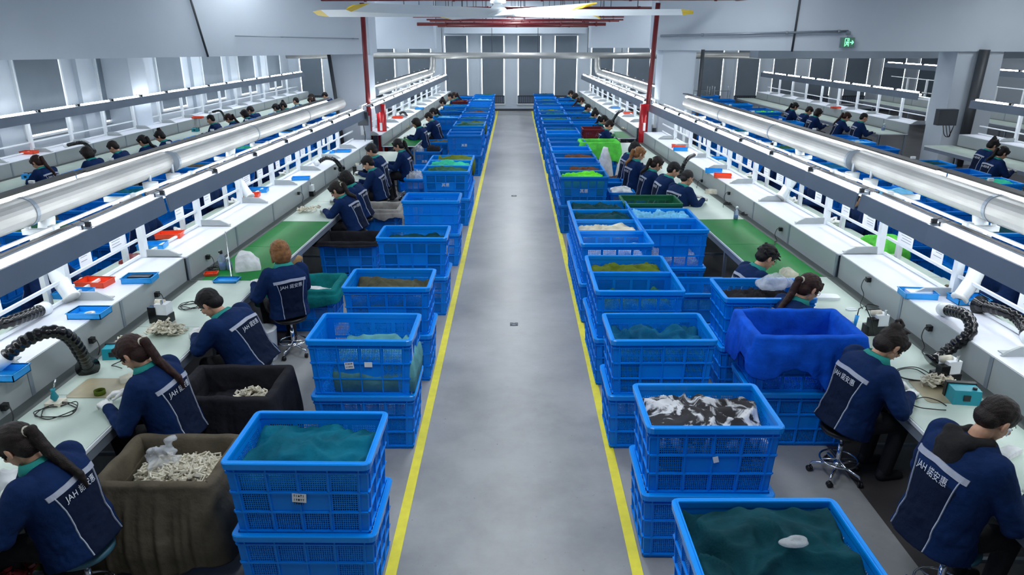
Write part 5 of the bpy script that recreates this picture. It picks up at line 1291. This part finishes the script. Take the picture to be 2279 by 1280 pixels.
# blue holder on the left bench
hp_ = P3(125, 900, ZT); o = empty('iron_holder', hp_); tag(o, 'blue iron holder on a yellow base, nearest left bench', 'holder'); MB().box((-.06, -.05, 0), (.06, .05, .03)).obj('base', 'cream', o); MB().lathe([(.01, .03), (.03, .06), (.012, .11), (.02, .13)], 14).obj('funnel', 'teal_box', o, True); MB().tube([(0, 0, .12), (.02, .03, .2)], .006, 8).obj('iron', 'chrome', o, True)
# floor clutter
def bag(px, py, label, s=(.16, .13, .10), z=0, seed=0, mt='plasticbag'):
    m = MB(); m.ell((0, 0, s[2]*.8), s); m.ell((s[0]*.4, s[1]*.3, s[2]*1.1), (s[0]*.6, s[1]*.6, s[2]*.6)); me = displace(voxel(m, 'bag', mt, .014, 2), .06, 11, seed)
    for v in me.vertices: v.co.z = max(.002, v.co.z)
    tag(put('plastic_bag', me, None, P3(px, py, z)), label, 'bag')
bag(1612, 800, 'crumpled clear plastic bag on the floor between the right crates', (.14, .16, .08), 0, 1); bag(1722, 640, 'clear plastic bag on the crate behind the blue lined bin', (.17, .14, .07), .30, 2); bag(25, 1262, 'clear plastic bag at the bottom left corner', (.2, .16, .14), .05, 3)
scraps('part_pile', at(25, 1255, .12)[0], at(25, 1255, .12)[1], .10, .22, .16, 30, 'dark red bits in the bag at the bottom left corner', 21, .04, mt='maroon')
m = MB(); m.ell((0, 0, .05), (.09, .07, .05)); tag(put('yellow_bag', displace(voxel(m, 'yellow_bag', 'cloth_moss', .01, 2), .03, 14, 1), None, P3(105, 1272, .0)), 'small yellow bag on the floor at the bottom left', 'bag')
p = P3(592, 800, .0); o = MB().lathe([(.12, 0), (.13, .02), (.15, .36), (.155, .37), (.145, .37)], 24).obj('white_bucket', 'white', None, True, loc=p); tag(o, 'white bucket beside the stool of the heavy set worker', 'bucket')
a_, b_ = P3(640, 615, .12), P3(668, 572, .20); tag(MB().tube([a_, b_], [.05, .04], 14).obj('brown_roll', 'cardboard', None, True), 'brown paper roll leaning under the left green mat', 'roll')
# column fittings
p = Vector((3.42*U, 5.82*U, .40*U)); o = MB().box((-.35, -.2, -.22), (.15, 0, .2)).obj('wall_fan_box', 'dark', None, loc=p); tag(o, 'dark motor box with cables on the far right column', 'box')
for k in range(3): MB().tube(smooth_path([(-.2+.08*k, -.2, -.2), (-.15+.08*k, -.25, -.45), (0, -.22, -.5), (.1, -.2, -.2)], 6), .01, 6).obj('cable', 'black', o, True)
o = MB().box((-.12, -.08, -.16), (.12, 0, .16)).obj('junction_box', 'dark', None, loc=(-1.07*U, 5.18*U, .45*U)); tag(o, 'dark grey junction box left of the red sleeve', 'box')
MB().tube([(0, -.04, -.16), (.03, -.04, -.4), (.0, -.04, -.7)], .008, 6).obj('lead', 'black', o, True)
# lime cloth and fabric seen through the right rack
heap(1.45, 2.72, .235, .5, .45, 'cloth_limebag', 'lime green fabric bundle on the back table, right rack', .05, 410, n=26, crown=.1)
heap(1.43, 2.2, .215, .3, .3, 'cloth_khaki', 'tan fabric piece on the back table, right rack', .04, 411, n=20)
heap(-1.41, 2.55, .215, .3, .3, 'maroon', 'dark red folded fabric on the back table, left rack', .04, 412, n=20)
# bicycle-like metal racks by the far right windows
for i, (px, py) in enumerate(((1535, 212), (1590, 210), (1612, 212))):
    x, y = 2.15+.27*i, 9.7
    o = empty('wire_trolley', (x*U, y*U, 0)); tag(o, '%s wire trolley by the far right windows' % ('left', 'middle', 'right')[i], 'trolley')
    m = MB()
    for sx in (-.35, .35):
        for sy in (-.2, .2): m.tube([(sx, sy, 0), (sx, sy, 1.3)], .015, 6)
    m.obj('frame', 'chrome', o); q = MB()
    for z_ in (.3, .7, 1.1):
        for k in range(7): q.tube([(-.35, -.2+.4*k/6, z_), (.35, -.2+.4*k/6, z_)], .006, 5)
    q.obj('wire_shelf', 'chrome', o)
